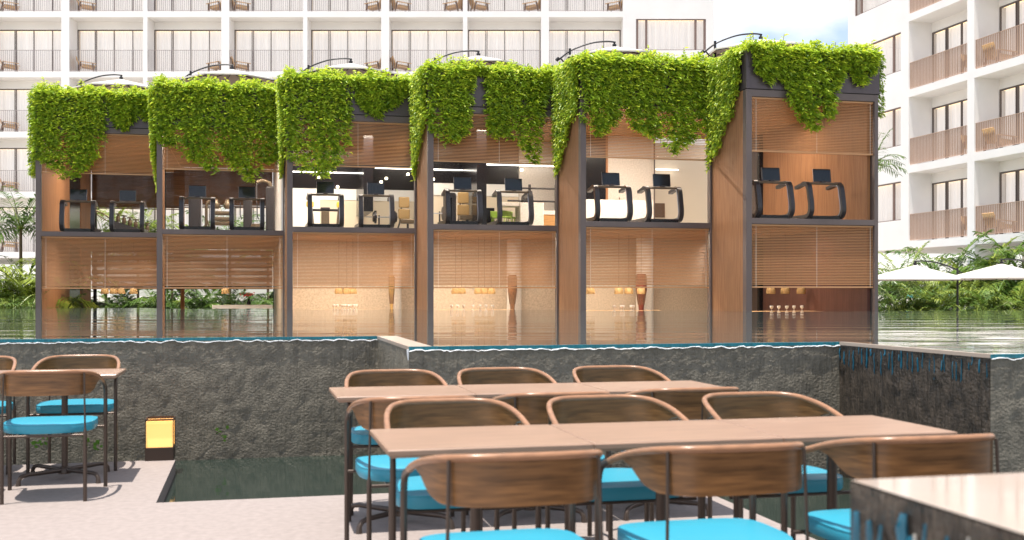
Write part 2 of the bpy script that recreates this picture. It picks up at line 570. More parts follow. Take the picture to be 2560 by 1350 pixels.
top = WATER - 0.016
for k, (a, c) in enumerate([(P1, P2), (P2, P3), (P3, P4), (P5, P6)]):
    L = (c - a).length
    wallrun(wl, a, c, -0.5, top, 0.2, int(L / 0.05), 28, k, 1)
wl.build('wall_face', M['wall'], pw, smooth=True)
wf = MB()
wallrun(wf, P4, P5, -0.5, top, 0.2, 40, 28, 9, 1)
wf.build('waterfall_face', M['wallfall'], pw, smooth=True)
# core and coping under the water's edge
ed = MB()
for a, c in [(P1, P2), (P3, P4), (P5, P6)]:
    d = (c - a).normalized(); nrm = Vector((d.y, -d.x, 0))
    o1, o2 = nrm * 0.006, -nrm * 0.03
    e0, e1 = (0.006, -0.006) if a is P3 else (0, 0)
    q = [a + o1, c + o1, c + o2, a + o2]
    ed.add([(p.x, p.y, top - 0.006) for p in q] + [(p.x, p.y, WATER + 0.002) for p in q],
           [(3, 2, 1, 0), (4, 5, 6, 7), (0, 1, 5, 4), (1, 2, 6, 5), (2, 3, 7, 6), (3, 0, 4, 7)])
ed.build('edge_strip', M['teal'], pw)
cp = MB()
for a, c, z in [(P2, P3, WATER + 0.004), (P4, P5, WATER + 0.003)]:
    d = (c - a).normalized(); nrm = Vector((d.y, -d.x, 0))
    wdt = 0.16 if a is P2 else 0.03
    q = [a + nrm * 0.004, c + nrm * 0.004, c - nrm * wdt, a - nrm * wdt]
    cp.add([(p.x, p.y, top - 0.005) for p in q] + [(p.x, p.y, z) for p in q],
           [(3, 2, 1, 0), (4, 5, 6, 7), (0, 1, 5, 4), (1, 2, 6, 5), (2, 3, 7, 6), (3, 0, 4, 7)])
cp.build('coping', M['copingstone'], pw)
fo = MB()
rnd = random.Random(4)
for a, c in [(P1, P2), (P3, P4), (P5, P6)]:
    d = (c - a); L = d.length; d.normalize(); nrm = Vector((d.y, -d.x, 0))
    n = int(L / 0.022)
    pts, rr = [], []
    h = 0
    for i in range(n + 1):
        h = 0.5 * h + rnd.uniform(-0.006, 0.006)
        p = a + d * (L * i / n) + nrm * 0.012
        pts.append((p.x, p.y, top - 0.012 + h + 0.003 * math.sin(i * .8)))
        rr.append(rnd.uniform(0.002, 0.0055))
    fo.tube(pts, rr, 5)
q = P3 + Vector((CS * 0 - 0.006, -0.012, 0))
fo.tube([(q.x, q.y, top), (q.x, q.y, top - 0.03), (q.x + 0.002, q.y, top - 0.075)], [0.009, 0.007, 0.003], 6)
fo.build('foam_line', M['foam'], pw, smooth=True)
def drips(par, m, name, a, c, n, seed, ztop, lmax, rmax, side=1):
    r2 = random.Random(seed)
    d = (c - a); L = d.length; d.normalize(); nrm = Vector((d.y, -d.x, 0)) * side
    for i in range(n):
        t = (i + r2.uniform(0.1, 0.9)) / n
        p = a + d * (L * t) + nrm * 0.006
        z0 = ztop - r2.uniform(0.0, 0.05)
        ln = r2.uniform(0.25, 1.0) * lmax
        rad = r2.uniform(0.4, 1.0) * rmax
        zs = [z0, z0 - ln * 0.25, z0 - ln * 0.6, z0 - ln * 0.85, z0 - ln]
        MB().tube([(p.x + r2.uniform(-.004, .004), p.y, z) for z in zs], [rad * .5, rad * .8, rad * .7, rad, rad * .3], 6).build(name, M[m], par, smooth=True)
drips(pw, 'drip', 'water_drip', P4, P5, 30, 3, top, 0.17, 0.0075)

# near overflow basin ------------------------------------------------
B0 = onz(2126, 1200, WATER)
B1 = off(B0, 0, -1.9)
ob = thing('overflow_basin', 'blurred near corner of a raised dark water basin with blue drips, close to camera', 'basin')
b3 = off(B0, 2.6, 0); b4 = off(B1, 2.6, 0)
MB().add([(p.x, p.y, WATER) for p in (B0, b3, b4, B1)], [(3, 2, 1, 0)]).build('water_surface', M['basinwater'], ob)
bw = MB()
wallrun(bw, B0, B1, -0.5, WATER - 0.004, 0.2, 60, 40, 21, 1)
wallrun(bw, B0, b3, -0.5, WATER - 0.004, 0.2, 60, 40, 22, -1)
bw.build('wall_face', M['wallfall'], ob, smooth=True)
drips(ob, 'drip', 'water_drip', B0, off(B0, 0, -.45), 9, 5, WATER - 0.02, 0.26, 0.014)
drips(ob, 'streak', 'water_streak', off(B0, 0, -.2), off(B0, 0, -.8), 5, 8, WATER - 0.01, 0.45, 0.007)

# low weeds at the wall's foot ----------------------------------------
for i, (px, wh) in enumerate([(105, 'behind the legs of the blue chair'), (233, 'just beside the glowing lantern'), (556, 'above the open dark water')]):
    k = (px - 1280) / F
    tt = (k * P1.y - P1.x) / (CS - k * SN)
    p = off(P1, tt, -0.03)
    wd = MB()
    r2 = random.Random(i)
    for j in range(16 if i != 2 else 9):
        a = r2.uniform(0, 6.28); l = r2.uniform(0.02, 0.05)
        c = Vector((p.x + r2.uniform(-.07, .07), p.y - r2.uniform(0.0, .03), (0.06 if i != 2 else 0.10) + r2.uniform(-.05, .06)))
        d = Vector((math.cos(a), -0.4, 0.5 + math.sin(a) * .4)).normalized() * l
        s = d.cross(Vector((0, 1, 0))).normalized() * l * 0.35
        wd.add([c, c + d * .5 + s, c + d, c + d * .5 - s], [(0, 1, 2, 3)])
    tag(wd.build('weed', M['weed']), 'small green weed sprouting low on the wet wall ' + wh, 'weed', 'weeds on the pool wall')

# lantern --------------------------------------------------------------
lp = onz(401, 1147, 0)
lan = thing('lantern', 'square glowing floor lantern with dark metal base on the terrace edge', 'lantern', lp, TH)
L2 = 0.105
MB().bbox(-L2, L2, -L2, L2, 0.0, 0.10, 0.004).build('base', M['lampmetal'], lan)
fr = MB()
for sx in (-1, 1):
    for sy in (-1, 1):
        fr.box(sx * L2 - 0.006 if sx > 0 else -L2, L2 if sx > 0 else -L2 + 0.006, sy * L2 - 0.006 if sy > 0 else -L2, L2 if sy > 0 else -L2 + 0.006, 0.1, 0.315)
for s in (-1, 1):
    y0, y1 = (L2 - 0.007, L2 + 0.001) if s > 0 else (-L2 - 0.001, -L2 + 0.007)
    fr.box(-L2, L2, y0, y1, 0.305, 0.318)
    fr.box(y0, y1, -L2 + .008, L2 - .008, 0.304, 0.317)
fr.build('frame', M['lampmetal'], lan)
for s in (-1, 1):
    box('glow_panel', M['lampglow'], lan, -L2 + 0.008, L2 - 0.008, s * (L2 - 0.012) - 0.002, s * (L2 - 0.012) + 0.002, 0.101, 0.30)
    box('glow_panel', M['lampglow'], lan, s * (L2 - 0.012) - 0.002, s * (L2 - 0.012) + 0.002, -L2 + 0.016, L2 - 0.016, 0.101, 0.30)

# ================================================================== furniture on the terrace
def make_chair():
    t = thing('dining_chair', '', 'chair')
    wood = [(0, -.285, .800), (.10, -.282, .800), (.18, -.262, .798), (.238, -.205, .790), (.268, -.12, .775), (.284, -.03, .755), (.292, .06, .730), (.294, .12, .712)]
    half = catmull(wood, 5)
    rail = [Vector((-p.x, p.y, p.z)) for p in reversed(half[1:])] + half
    # bent plywood back: follows the rail, tapers to nothing on the sides
    nb = [p for p in rail if p.y < 0.02]
    outer, inner = [], []
    m = len(nb)
    vs = []
    for i, p in enumerate(nb):
        a, c = nb[max(i - 1, 0)], nb[min(i + 1, m - 1)]
        tg = Vector((c.x - a.x, c.y - a.y, 0)).normalized()
        nr = Vector((tg.y, -tg.x, 0))
        if nr.dot(Vector((p.x, p.y + .05, 0))) < 0: nr = -nr
        lo = pl([(-.30, .655), (-.20, .657), (-.13, .675), (-.06, .72), (.02, .738)], p.y)
        top_ = p.z - 0.004
        lo = min(lo, top_ - 0.004)
        for zz in (top_, lerp(top_, lo, .5), lo):
            vs.append(p * 1 + nr * 0.006 - Vector((0, 0, p.z - zz)))
        for zz in (lo, lerp(top_, lo, .5), top_):
            vs.append(p * 1 - nr * 0.008 - Vector((0, 0, p.z - zz)))
    fs = []
    for i in range(m - 1):
        for k in range(6):
            l = (k + 1) % 6
            fs.append((i * 6 + k, i * 6 + l, (i + 1) * 6 + l, (i + 1) * 6 + k))
    fs.append((0, 5, 4, 3, 2, 1)); fs.append(tuple((m - 1) * 6 + k for k in range(6)))
    bk = MB().add(vs, fs).build('backrest', M['bentwood'], t, smooth=True)
    MB().tube(rail, 0.0130, 10).build('top_rail', M['railwood'], bk, smooth=True)
    # seat
    vs, fs = [], []
    prof = [(0.90, .418), (.985, .421), (1.0, .43), (1.0, .462), (.985, .474), (.93, .479), (.5, .481)]
    n = 40
    for sc_, z in prof:
        for k in range(n):
            a = 2 * math.pi * k / n
            ca, sa = math.cos(a), math.sin(a)
            e = 0.42 if sa > 0 else 0.78
            x = .268 * math.copysign(abs(ca) ** e, ca)
            y = (.235 if sa > 0 else .262) * math.copysign(abs(sa) ** e, sa)
            vs.append((x * sc_, y * sc_ - .005, z))
    for i in range(len(prof) - 1):
        for k in range(n):
            l = (k + 1) % n
            fs.append((i * n + k, i * n + l, (i + 1) * n + l, (i + 1) * n + k))
    fs.append(tuple(reversed(range(n)))); fs.append(tuple((len(prof) - 1) * n + k for k in range(n)))
    so = MB().add(vs, fs).build('seat', M['cushion'], t, smooth=True)
    MB().tube([(vs[4 * n + k][0] * 1.0, vs[4 * n + k][1], .4725) for k in range(n)], .0042, 6, closed=True).build('piping', M['cushion'], so, smooth=True)
    # frame under the seat
    fr = MB()
    fr.tube([(-.294, .19, .408), (.294, .19, .408)], .008, 8)
    fr.tube([(-.2375, -.258, .408), (.2375, -.258, .408)], .008, 8)
    for s in (-1, 1):
        fr.tube([(s * .15, -.25, .407), (s * .15, .185, .407)], .007, 6)
    fr.build('seat_frame', M['tubing'], t, smooth=True)
    for s in (-1, 1):
        pts = [(s * .294, .258, 0), (s * .294, .258, .30), (s * .294, .258, .56)] + catmull([(s * .294, .258, .56), (s * .294, .255, .62), (s * .294, .236, .664), (s * .294, .19, .690), (s * .294, .115, .713)], 4)[1:]
        MB().tube(pts, .0125, 10).build('leg', M['tubing'], t, smooth=True)
        MB().tube([(s * .2375, -.258, 0), (s * .2375, -.258, .40), (s * .2375, -.258, .425), (s * .2375, -.258, .45)], [.0118, .0118, .0115, .006], 10).tube(
            [(s * .2375, -.258, .44), (s * .234, -.252, .60), (s * .230, -.243, .79)], .0058, 8).build('leg', M['tubing'], t, smooth=True)
    return t

def make_table():
    t = thing('dining_table', '', 'table')
    hx, hy = .3715, .307
    tp = MB()
    vs = []
    for ins, z in [(.012, .705), (0, .716), (0, .731), (.004, .735)]:
        vs += [(-hx + ins, -hy + ins, z), (hx - ins, -hy + ins, z), (hx - ins, hy - ins, z), (-hx + ins, hy - ins, z)]
    fs = [(3, 2, 1, 0), (12, 13, 14, 15)]
    for i in range(3):
        for k in range(4):
            l = (k + 1) % 4
            fs.append((i * 4 + k, i * 4 + l, i * 4 + 4 + l, i * 4 + 4 + k))
    tp.add(vs, fs).build('tabletop', M['tablewood'], t)
    MB().tube([(0, 0, .05), (0, 0, .69)], .021, 12).bbox(-.16, .16, -.12, .12, .69, .7045, .004).build('pedestal', M['tubing'], t, smooth=True)
    ft = MB()
    ft.lathe([(0.0, .035), (.045, .038), (.045, .06), (.03, .085), (.0, .09)], n=14)
    for k in range(4):
        a = R(45) + k * math.pi / 2
        d = Vector((math.cos(a), math.sin(a), 0))
        ft.tube([d * .03 + Vector((0, 0, .062)), d * .29 + Vector((0, 0, .066)), d * .335 + Vector((0, 0, .058)), d * .352 + Vector((0, 0, .035)), d * .355 + Vector((0, 0, 0))], [.016, .014, .014, .014, .017], 10)
    ft.build('star_base', M['tubing'], t, smooth=True)
    return t

tables = []
tproto = make_table()
def put_table(c, label):
    if not tables:
        tproto.location = c; tproto.rotation_euler = (0, 0, TH); tproto['label'] = label; tproto['group'] = 'oak dining tables'
        tables.append(tproto)
    else:
        tables.append(dup(tproto, c, TH, label, 'oak dining tables'))
TW = 0.749
def w2(x, y): return Vector((x, y, 0))
NR, FRW, LFT = w2(.591, 4.386), w2(.101, 6.357), w2(-3.087, 7.628)
put_table(off(NR, -TW, 0), 'oak table at the lantern-side end of the nearest row of three')
put_table(NR, 'middle oak table of the nearest row of three')
put_table(off(NR, TW, 0), 'oak table at the end of the nearest row beside the waterfall face')
put_table(off(FRW, -TW, 0), 'oak table at the lantern-side end of the farther row of three')
put_table(FRW, 'middle oak table of the farther row of three')
put_table(off(FRW, TW, 0), 'oak table of the farther row with no table beyond it, mostly behind chairs')
put_table(LFT, 'oak table standing apart beside the lantern, its star base in view')
put_table(off(LFT, -TW, 0), 'oak table cut by the photo edge, only a corner showing')

cproto = make_chair()
chairs = []
def put_chair(c, rz, label):
    g = 'bentwood chairs with turquoise seats'
    if not chairs:
        cproto.location = c; cproto.rotation_euler = (0, 0, rz); cproto['label'] = label; cproto['group'] = g
        chairs.append(cproto)
    else:
        chairs.append(dup(cproto, c, rz, label, g))
RT = 0.815
def by_corner(px, py):      # chair seen from behind: its rear right rail corner
    Y = F * (HC - RT) / (py - HZ)
    p = Vector(((px - 1280) * Y / F, Y, 0))
    return off(p, -.245, .24)
def by_top(px, py):         # chair facing us: the middle of its rail
    Y = F * (HC - RT) / (py - HZ)
    p = Vector(((px - 1280) * Y / F, Y, 0))
    return off(p, 0, -.285)
put_chair(w2(-2.918, 6.998), TH, 'bentwood chair seen from behind, alone in front of the table by the lantern')
put_chair(w2(-3.203, 8.149), TH + math.pi, 'bentwood chair facing us behind the table by the lantern, fully in view')
put_chair(off(w2(-2.918, 6.998), -.72, 0), TH, 'bentwood chair seen from behind, nearly all cut off by the photo edge')
put_chair(off(w2(-3.203, 8.149), -.72, 0), TH + math.pi, 'bentwood chair facing us, half cut by the photo edge beyond the lantern table')
for (px, py, lb) in [(1508, 1117, 'nearest row, chair with its back to us at the lantern-side end'), (2019, 1098, 'nearest row, chair with its back to us in the middle'), (2499, 1077, 'nearest row, chair with its back to us closest to the water basin')]:
    put_chair(by_corner(px, py), TH, lb)
for (px, py, lb) in [(1109, 994, 'nearest row, chair facing us at the lantern-side end'), (1490, 985.5, 'nearest row, chair facing us in the middle'), (1862, 978, 'nearest row, chair facing us closest to the waterfall face')]:
    put_chair(by_top(px, py), TH + math.pi, lb)
for (px, py, lb) in [(1183, 984, 'farther row, chair with its back to us at the lantern-side end'), (1527, 974, 'farther row, chair with its back to us in the middle'), (1852, 963, 'farther row, chair with its back to us at the waterfall end')]:
    put_chair(by_corner(px, py), TH, lb)
for (px, py, lb) in [(974, 922, 'farther row, chair facing us at the lantern-side end'), (1240, 917, 'farther row, chair facing us in the middle'), (1517, 912.5, 'farther row, chair facing us at the waterfall end')]:
    put_chair(by_top(px, py), TH + math.pi, lb)

# ================================================================== pavilion
ZB0, ZB1 = 2.689, 2.805        # beam
ZH0, ZH1 = 5.270, 5.410        # header
ZP0, ZP1 = 5.424, 6.235        # planter
FL0 = 0.20                     # dining floor (below the water level)
BL_UP = [4.26, 4.24, 4.22, 4.20, 4.17, 4.17]
LABELS = ['pavilion unit farthest from us, with dark rear blinds and a timber wall holding a doorway',
          'pavilion unit with weight machines and palm fronds seen straight through it',
          'pavilion unit with bright white gym wall and yellow-padded machine upstairs',
          'pavilion unit with black ceiling, bar counter and lime stools upstairs',
          'pavilion unit with pale stone washbasin counter upstairs',
          'nearest pavilion unit, orange timber wall behind both treadmills']
GRP = 'stepped glass pavilion units'

def blind(parent, x0, x1, v, z0, z1, name, m, pitch=.0325, tilt=38, dep=.031, cords=True):
    s = MB()
    n = int((z1 - z0 - .05) / pitch)
    t = R(tilt)
    dy, dz = math.cos(t) * dep / 2, math.sin(t) * dep / 2
    th = .0028
    for i in range(n):
        z = z1 - .05 - i * pitch
        s.add([(x0, v - dy, z - dz), (x1, v - dy, z - dz), (x1, v + dy, z + dz), (x0, v + dy, z + dz),
               (x0, v - dy, z - dz + th), (x1, v - dy, z - dz + th), (x1, v + dy, z + dz + th), (x0, v + dy, z + dz + th)],
              [(0, 3, 2, 1), (4, 5, 6, 7), (0, 1, 5, 4), (1, 2, 6, 5), (2, 3, 7, 6), (3, 0, 4, 7)])
    o = s.build(name, m, parent)
    r = MB().box(x0, x1, v - .022, v + .022, z0 - .012, z0 + .018).box(x0, x1, v - .025, v + .025, z1 - .035, z1 - .004)
    r.build('rail', m, o)
    if cords:
        c = MB()
        for q in (x0 + .10, lerp(x0, x1, .53), x1 - .07):
            c.box(q - .003, q + .003, v - .030, v - .026, z0, z1 - .04)
        c.build('cord', M['cord'], o)
    return o

units = []
for n in range(6):
    u = thing('pavilion', LABELS[n], 'pavilion', UV(n * WM, -n * DM), TH, GRP)
    units.append(u)
    rp_ = .085 if n == 5 else .042
    deep = 9.2 if n < 2 else 6.2
    # frame
    MB().bbox(0, .125, 0, .16, FL0, ZH1, .004).build('post', M['steel'], u)
    MB().bbox(WM - rp_, WM - .002, 0.003, .16, FL0, ZH1, .004).build('post', M['steel'], u)
    MB().bbox(.125, WM - rp_, .004, .17, ZB0, ZB1, .004).build('floor_beam', M['steel'], u)
    MB().bbox(.125, WM - rp_, .004, .17, ZH0, ZH1, .004).build('header', M['steel'], u)
    box('shadow_gap', M['gap'], u, .012, WM - .012, .012, 1.2, ZH1, ZP0)
    # planter: a trough with soil
    p = MB()
    p.bbox(-.003, WM + (-.006 if n < 5 else .02), -.012, .03, ZP0, ZP1, .003)
    p.bbox(-.003, .03, .032, 1.5, ZP0, ZP1 - .002, .003)
    p.bbox(WM - .036, WM - (.006 if n < 5 else -.02), .032, 1.5, ZP0, ZP1 - .002, .003)
    p.bbox(.032, WM - .038, 1.46, 1.5, ZP0, ZP1 - .004, .003)
    po = p.build('planter', M['planter'], u)
    box('soil', M['soil'], po, .034, WM - .04, .034, 1.455, ZP0 + .02, ZP1 - .08)
    # floors
    box('dining_floor', M['floor'], u, .01, WM - .01, .17, deep, FL0 - .1, FL0)
    box('plinth', M['gap'], u, .13, WM - rp_ - .004, .02, .15, FL0 + .001, WATER - .01)
    box('gym_floor', M['floor'], u, .02, WM - .01, .175, deep, ZB0 + .012, ZB1 - .012)
    box('ceiling', M['woodceil'], u, .02, WM - .01, .175, deep, ZB0 - .01, ZB0 + .010)
    box('roof', M['gap'] if n in (2, 3) else M['woodceil'], u, .02, WM - .008, .175, deep, ZH0 + .02, ZP0 - .002)
    # left side wall of timber battens (the part standing proud of the next unit)
    if n > 0:
        box('side_wall', M['riby'], u, .004, .055, .162, DM + .06, FL0, ZH1 - .002)
    # blinds
    blind(u, .135, WM - rp_ - .01, .07, BL_UP[n], ZH0 - .004, 'upper_blind', M['blind'])
    blind(u, .135, WM - rp_ - .01, .07, 1.403, ZB0 - .004, 'lower_blind', M['blind'])
    # glazing
    for z0, z1 in ((WATER, ZB0), (ZB1, ZH0)):
        g = MB()
        g.add([(.126, .14, z0), (WM - rp_, .14, z0), (WM - rp_, .14, z1), (.126, .14, z1)], [(0, 1, 2, 3)])
        g.build('pane', M['clear'], u)

U = units
# unit 1 and 2: open through to the garden
v9 = 9.2
def vat(n, px, u):     # depth at which the plane u shows at column px
    o = UV(n * WM, -n * DM)
    k = (px - 1280) / F
    return (k * (o.y + u * SN) - (o.x + u * CS)) / (-SN - k * CS)
va, vb = vat(0, 174, .07), vat(0, 203, .07)
for a, c in ((.17, va), (vb, v9)):
    box('side_wall', M['riby'], U[0], .004, .07, a, c, FL0, ZB0 - .012)
    box('side_wall', M['riby'], U[0], .004, .07, a, c, ZB1 - .011, ZH0 + .018)
box('door_leaf', M['black'], U[0], .01, .05, va + .002, vb - .002, ZB1 - .011, ZH0 + .01)
box('door_leaf', M['black'], U[0], .01, .05, va + .002, vb - .002, FL0, ZB0 - .014)
for n in (0, 1):
    u = U[n]
    for px in ((237,) if n == 0 else (410, 687)):
        q = lu(n, px, v9)
        box('rear_post', M['black'], u, q - .05, q + .05, v9 + .002, v9 + .12, FL0, ZH0 + .018)
    if n == 1:
        q = lu(n, 456, v9)
        box('rear_post', M['ribx'], u, q - .06, q + .06, v9 + .002, v9 + .12, FL0, ZH0 + .018)
    box('rear_beam', M['steel'], u, .01, WM - .01, v9 + .003, v9 + .1, ZB0, ZB1)
    blind(u, .1 if n == 0 else -.2, WM - .01 if n == 0 else WM - .12, v9 - .05, 1.42, ZB0 - .02, 'rear_blind', M['darkblind'], .036, 62, .0335, cords=False)
    blind(u, .1 if n == 0 else -.2, WM - .01 if n == 0 else WM - .12, v9 - .05, 4.06, ZH0 + .01, 'rear_blind', M['darkblind'], .036, 78, .0335, cords=False)
box('side_wall', M['bright'], U[1], WM - .07, WM - .012, .18, v9, ZB1 - .011, ZH0 + .018)
box('side_wall', M['stone'], U[1], WM - .07, WM - .012, .18, v9, FL0, ZB0 - .012)

# stone back walls of the dining floor
def wallu(n, m, v, pu0, pu1, z0, z1, name='back_wall', th=.1):
    return box(name, m, U[n], pu0, pu1, v, v + th, z0, z1)
wallu(2, M['stone'], 4.2, -.01, 1.27 * WM, FL0, ZB0 - .012)
wallu(3, M['stone'], 4.3, .27 * WM, 1.42 * WM, FL0, ZB0 - .012)
wallu(4, M['stone'], 4.5, .42 * WM, 2.0 * WM, FL0, ZB0 - .012)
# round columns standing before the stone
for n, px, r in ((2, 993, .11), (3, 1285, .19), (4, 1612, .22)):
    v = 3.85
    q = lu(n, px, v)
    MB().lathe([(r, FL0), (r, ZB0 - .012)], (q, v, 0), 24).build('column', M['stonelight'], U[n], smooth=True)
# nearest unit: right wall of battens, post, pale wall behind
box('side_wall', M['riby'], U[5], WM - .16, WM - .09, .17, 5.0, ZB1 - .011, ZH0 + .018)
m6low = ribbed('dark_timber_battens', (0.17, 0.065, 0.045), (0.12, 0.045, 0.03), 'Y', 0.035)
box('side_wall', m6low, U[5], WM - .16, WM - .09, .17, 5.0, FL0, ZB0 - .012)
box('rear_post', M['black'], U[5], WM - .26, WM - .08, 5.0, 5.12, FL0, ZB0 - .012)
box('rear_post', M['black'], U[5], WM - .26, WM - .08, 5.0, 5.12, ZB1 - .011, ZH0 + .018)
box('right_wall', M['steel'], U[5], WM - .085, WM - .004, .165, 6.2, FL0, ZH1 - .003)
# gym floor walls
zc0, zc1, zc2, zc3 = ZB1 - .011, 3.78, 4.08, ZH0 + .018
wallu(2, M['cream'], 4.2, lu(2, 800, 4.2), 1.27 * WM, zc0, zc1)
wallu(2, M['bright'], 4.19, -.01, lu(2, 800, 4.2), zc0, zc1 + .32, 'white_wall')
wallu(2, M['bright'], 4.18, lu(2, 800, 4.2), 1.27 * WM, zc1, zc2, 'white_wall')
wallu(2, M['black'], 4.17, -.01, 1.27 * WM, zc2 + .003, zc3, 'dark_panel')
wallu(3, M['cream'], 4.3, .27 * WM, lu(3, 1296, 4.3), zc0, zc1 + .04)
wallu(3, M['bright'], 4.28, .27 * WM, lu(3, 1296, 4.3), zc1 + .043, zc2 + .06, 'white_wall')
wallu(3, M['black'], 4.27, .27 * WM, lu(3, 1296, 4.3), zc2 + .063, zc3, 'dark_panel')
wallu(3, M['stonelight'], 4.3, lu(3, 1298, 4.3), 1.42 * WM, zc0, zc3, 'stone_wall')
wallu(3, M['black'], 4.25, lu(3, 1209, 4.25), lu(3, 1236, 4.25), zc0, zc0 + .72, 'door_leaf', .02)
wallu(4, M['black'], 4.44, .42 * WM, lu(4, 1514, 4.44), zc0, zc3, 'dark_panel', .05)
wallu(4, M['riby'], 4.43, lu(4, 1515, 4.43), lu(4, 1520, 4.43), zc0, zc3, 'door_jamb', .05)
wallu(4, M['stonelight'], 4.5, lu(4, 1520, 4.5), lu(4, 1635, 4.5), zc0, zc3, 'stone_wall')
wallu(4, M['cream'], 5.6, lu(4, 1615, 5.6), 2.0 * WM, zc0, zc3, 'cream_wall')
box('glass_screen', M['clear'], U[4], lu(4, 1636, 4.4), lu(4, 1636, 4.4) + 1.9, 4.40, 4.41, zc0, zc3)
box('screen_edge', M['steel'], U[4], lu(4, 1635, 4.4), lu(4, 1637, 4.4), 4.38, 4.42, zc0, zc3)
box('low_cabinet', M['wood2'], U[4], lu(4, 1720, 4.0), lu(4, 1775, 4.0) + .3, 4.0, 4.3, zc0, zc0 + .17)
box('wall_niche', M['teakdark'], U[4], lu(4, 1637, 5.59), lu(4, 1662, 5.59), 5.585, 5.598, zc0 + .52, zc0 + .90)
# glossy black hanging bulkhead in units 3 and 4, with led lines and spots
for n, pxb in ((2, 909), (3, 1184)):
    q = lu(n, pxb, 3.0)
    box('bulkhead', M['black'], U[n], q - .08, q + .16, 2.2, 4.16, zc0 + .55 if n == 2 else zc0, zc3 - .002)
def led(n, px0, px1, v, py0):
    a, c = lu(n, px0, v), lu(n, px1, v)
    z = lz(n, (a + c) / 2, v, py0)
    box('led_line', M['led'], U[n], a, c, v, v + .02, z - .012, z + .012)
led(2, 732, 912, 4.10, 431)
led(2, 938, 1034, 4.10, 421)
led(3, 1083, 1166, 4.10, 424.5)
led(3, 1199, 1385, 4.10, 413)
led(4, 1640, 1696, 5.4, 424)
def spot(n, px, py):
    v = 4.05
    q = lu(n, px, v)
    z = lz(n, q, v, py)
    s = MB().lathe([(0.0, -.03), (.03, -.028), (.036, 0), (.03, .028), (0, .03)], (q, v, z), 12)
    s.build('spot_lamp', M['spot'], U[n], smooth=True)
for n, px, py in ((2, 844, 467), (2, 797, 443), (2, 953, 455), (2, 966, 446), (2, 1020, 435.5), (3, 1083, 448), (3, 1204.5, 452.5), (3, 1304.5, 425)):
    spot(n, px, py)
# area lights added under the ceilings to brighten the rooms on both floors
def fill_light(n, u, v, z, e, sx, sy, col=(1, .88, .72)):
    l = bpy.data.lights.new('added_fill_light', 'AREA')
    l.shape = 'RECTANGLE'; l.size, l.size_y = sx, sy
    l.energy = e; l.color = col
    o = bpy.data.objects.new('added_fill_light', l)
    COL.objects.link(o)
    o.location = UV(n * WM + u, -n * DM + v, z)
    o.rotation_euler = (0, 0, TH)
    return o
ROOM = [(0, 1.9, 3.0, 110, 70), (1, 1.5, 2.8, 120, 70), (2, 1.4, 2.0, 190, 125), (3, 1.3, 2.0, 110, 125), (4, 1.5, 2.0, 190, 125), (5, 1.25, 2.6, 62, 42)]
for n, u_, v_, eu, el in ROOM:
    fill_light(n, u_, v_, ZH0 - .01, eu, 2.3, .05)
    fill_light(n, u_, 2.1, ZB0 - .03, el, 2.3, .05, (1, .86, .68))

# ------------------------------------------------------------------ treadmills
def make_treadmill():
    t = thing('treadmill', '', 'treadmill')
    hw = .42
    for s in (-1, 1):
        x0, x1 = (s * hw, s * (hw - .10))
        a, c = min(x0, x1), max(x0, x1)
        # side loop in profile: deck rail, upright that bows forward, arm running back
        cen = catmull([(1.15, .10), (.55, .10), (.15, .10), (.02, .16), (-.02, .29), (.03, .54), (.07, .70), (.14, .78), (.26, .80), (.62, .745)], 4)
        vs, fs = [], []
        m = len(cen)
        for i, p in enumerate(cen):
            q0, q1 = cen[max(i - 1, 0)], cen[min(i + 1, m - 1)]
            tg = Vector((q1.x - q0.x, q1.y - q0.y)).normalized()
            nr = Vector((-tg.y, tg.x)) * (.045 if i < m - 4 else .032)
            for x in (a, c):
                vs.append((x, p.x + nr.x, p.y + nr.y))
            for x in (c, a):
                vs.append((x, p.x - nr.x, p.y - nr.y))
        for i in range(m - 1):
            for k in range(4):
                l = (k + 1) % 4
                fs.append((i * 4 + k, i * 4 + l, i * 4 + 4 + l, i * 4 + 4 + k))
        fs += [(3, 2, 1, 0), tuple((m - 1) * 4 + k for k in range(4))]
        f = MB().add(vs, fs).build('side_frame', M['gym'], t)
        # pale inner edge line
        e = MB()
        xe = (s * (hw - .103))
        e.tube([(xe, p.x + .03, p.y) for p in cen[8:-4]], .009, 5)
        e.build('edge_trim', M['gymlight'], f)
    MB().tube([(-hw + .1, .12, .80), (hw - .1, .12, .80)], .026, 10).build('handlebar', M['gymbar'], t, smooth=True)
    MB().bbox(-hw + .10, hw - .10, .02, .14, .02, .115, .01).build('front_bar', M['black'], t)
    MB().bbox(-hw + .10, hw - .10, .16, 1.35, .03, .10, .01).build('deck', M['gym'], t)
    mt = Matrix.Translation((0, .20, .98)) @ Matrix.Rotation(R(-9), 4, 'X')
    mo_ = MB().bbox(-.20, .20, -.015, .015, -.14, .14, .008, mt).build('monitor', M['screen'], t)
    MB().bbox(-.203, .203, .0155, .026, -.142, .144, .004, mt).build('bezel', M['gymlight'], mo_)
    MB().bbox(-.05, .05, .12, .2, .80, .86, .01).build('monitor_stem', M['gym'], t)
    return t
tm = make_treadmill()
WHERE = ['farthest unit', 'unit with the weight machines', 'unit with the bright white wall', 'unit with lime stools', 'unit with the stone counter', 'nearest unit with the orange timber wall']
first = True
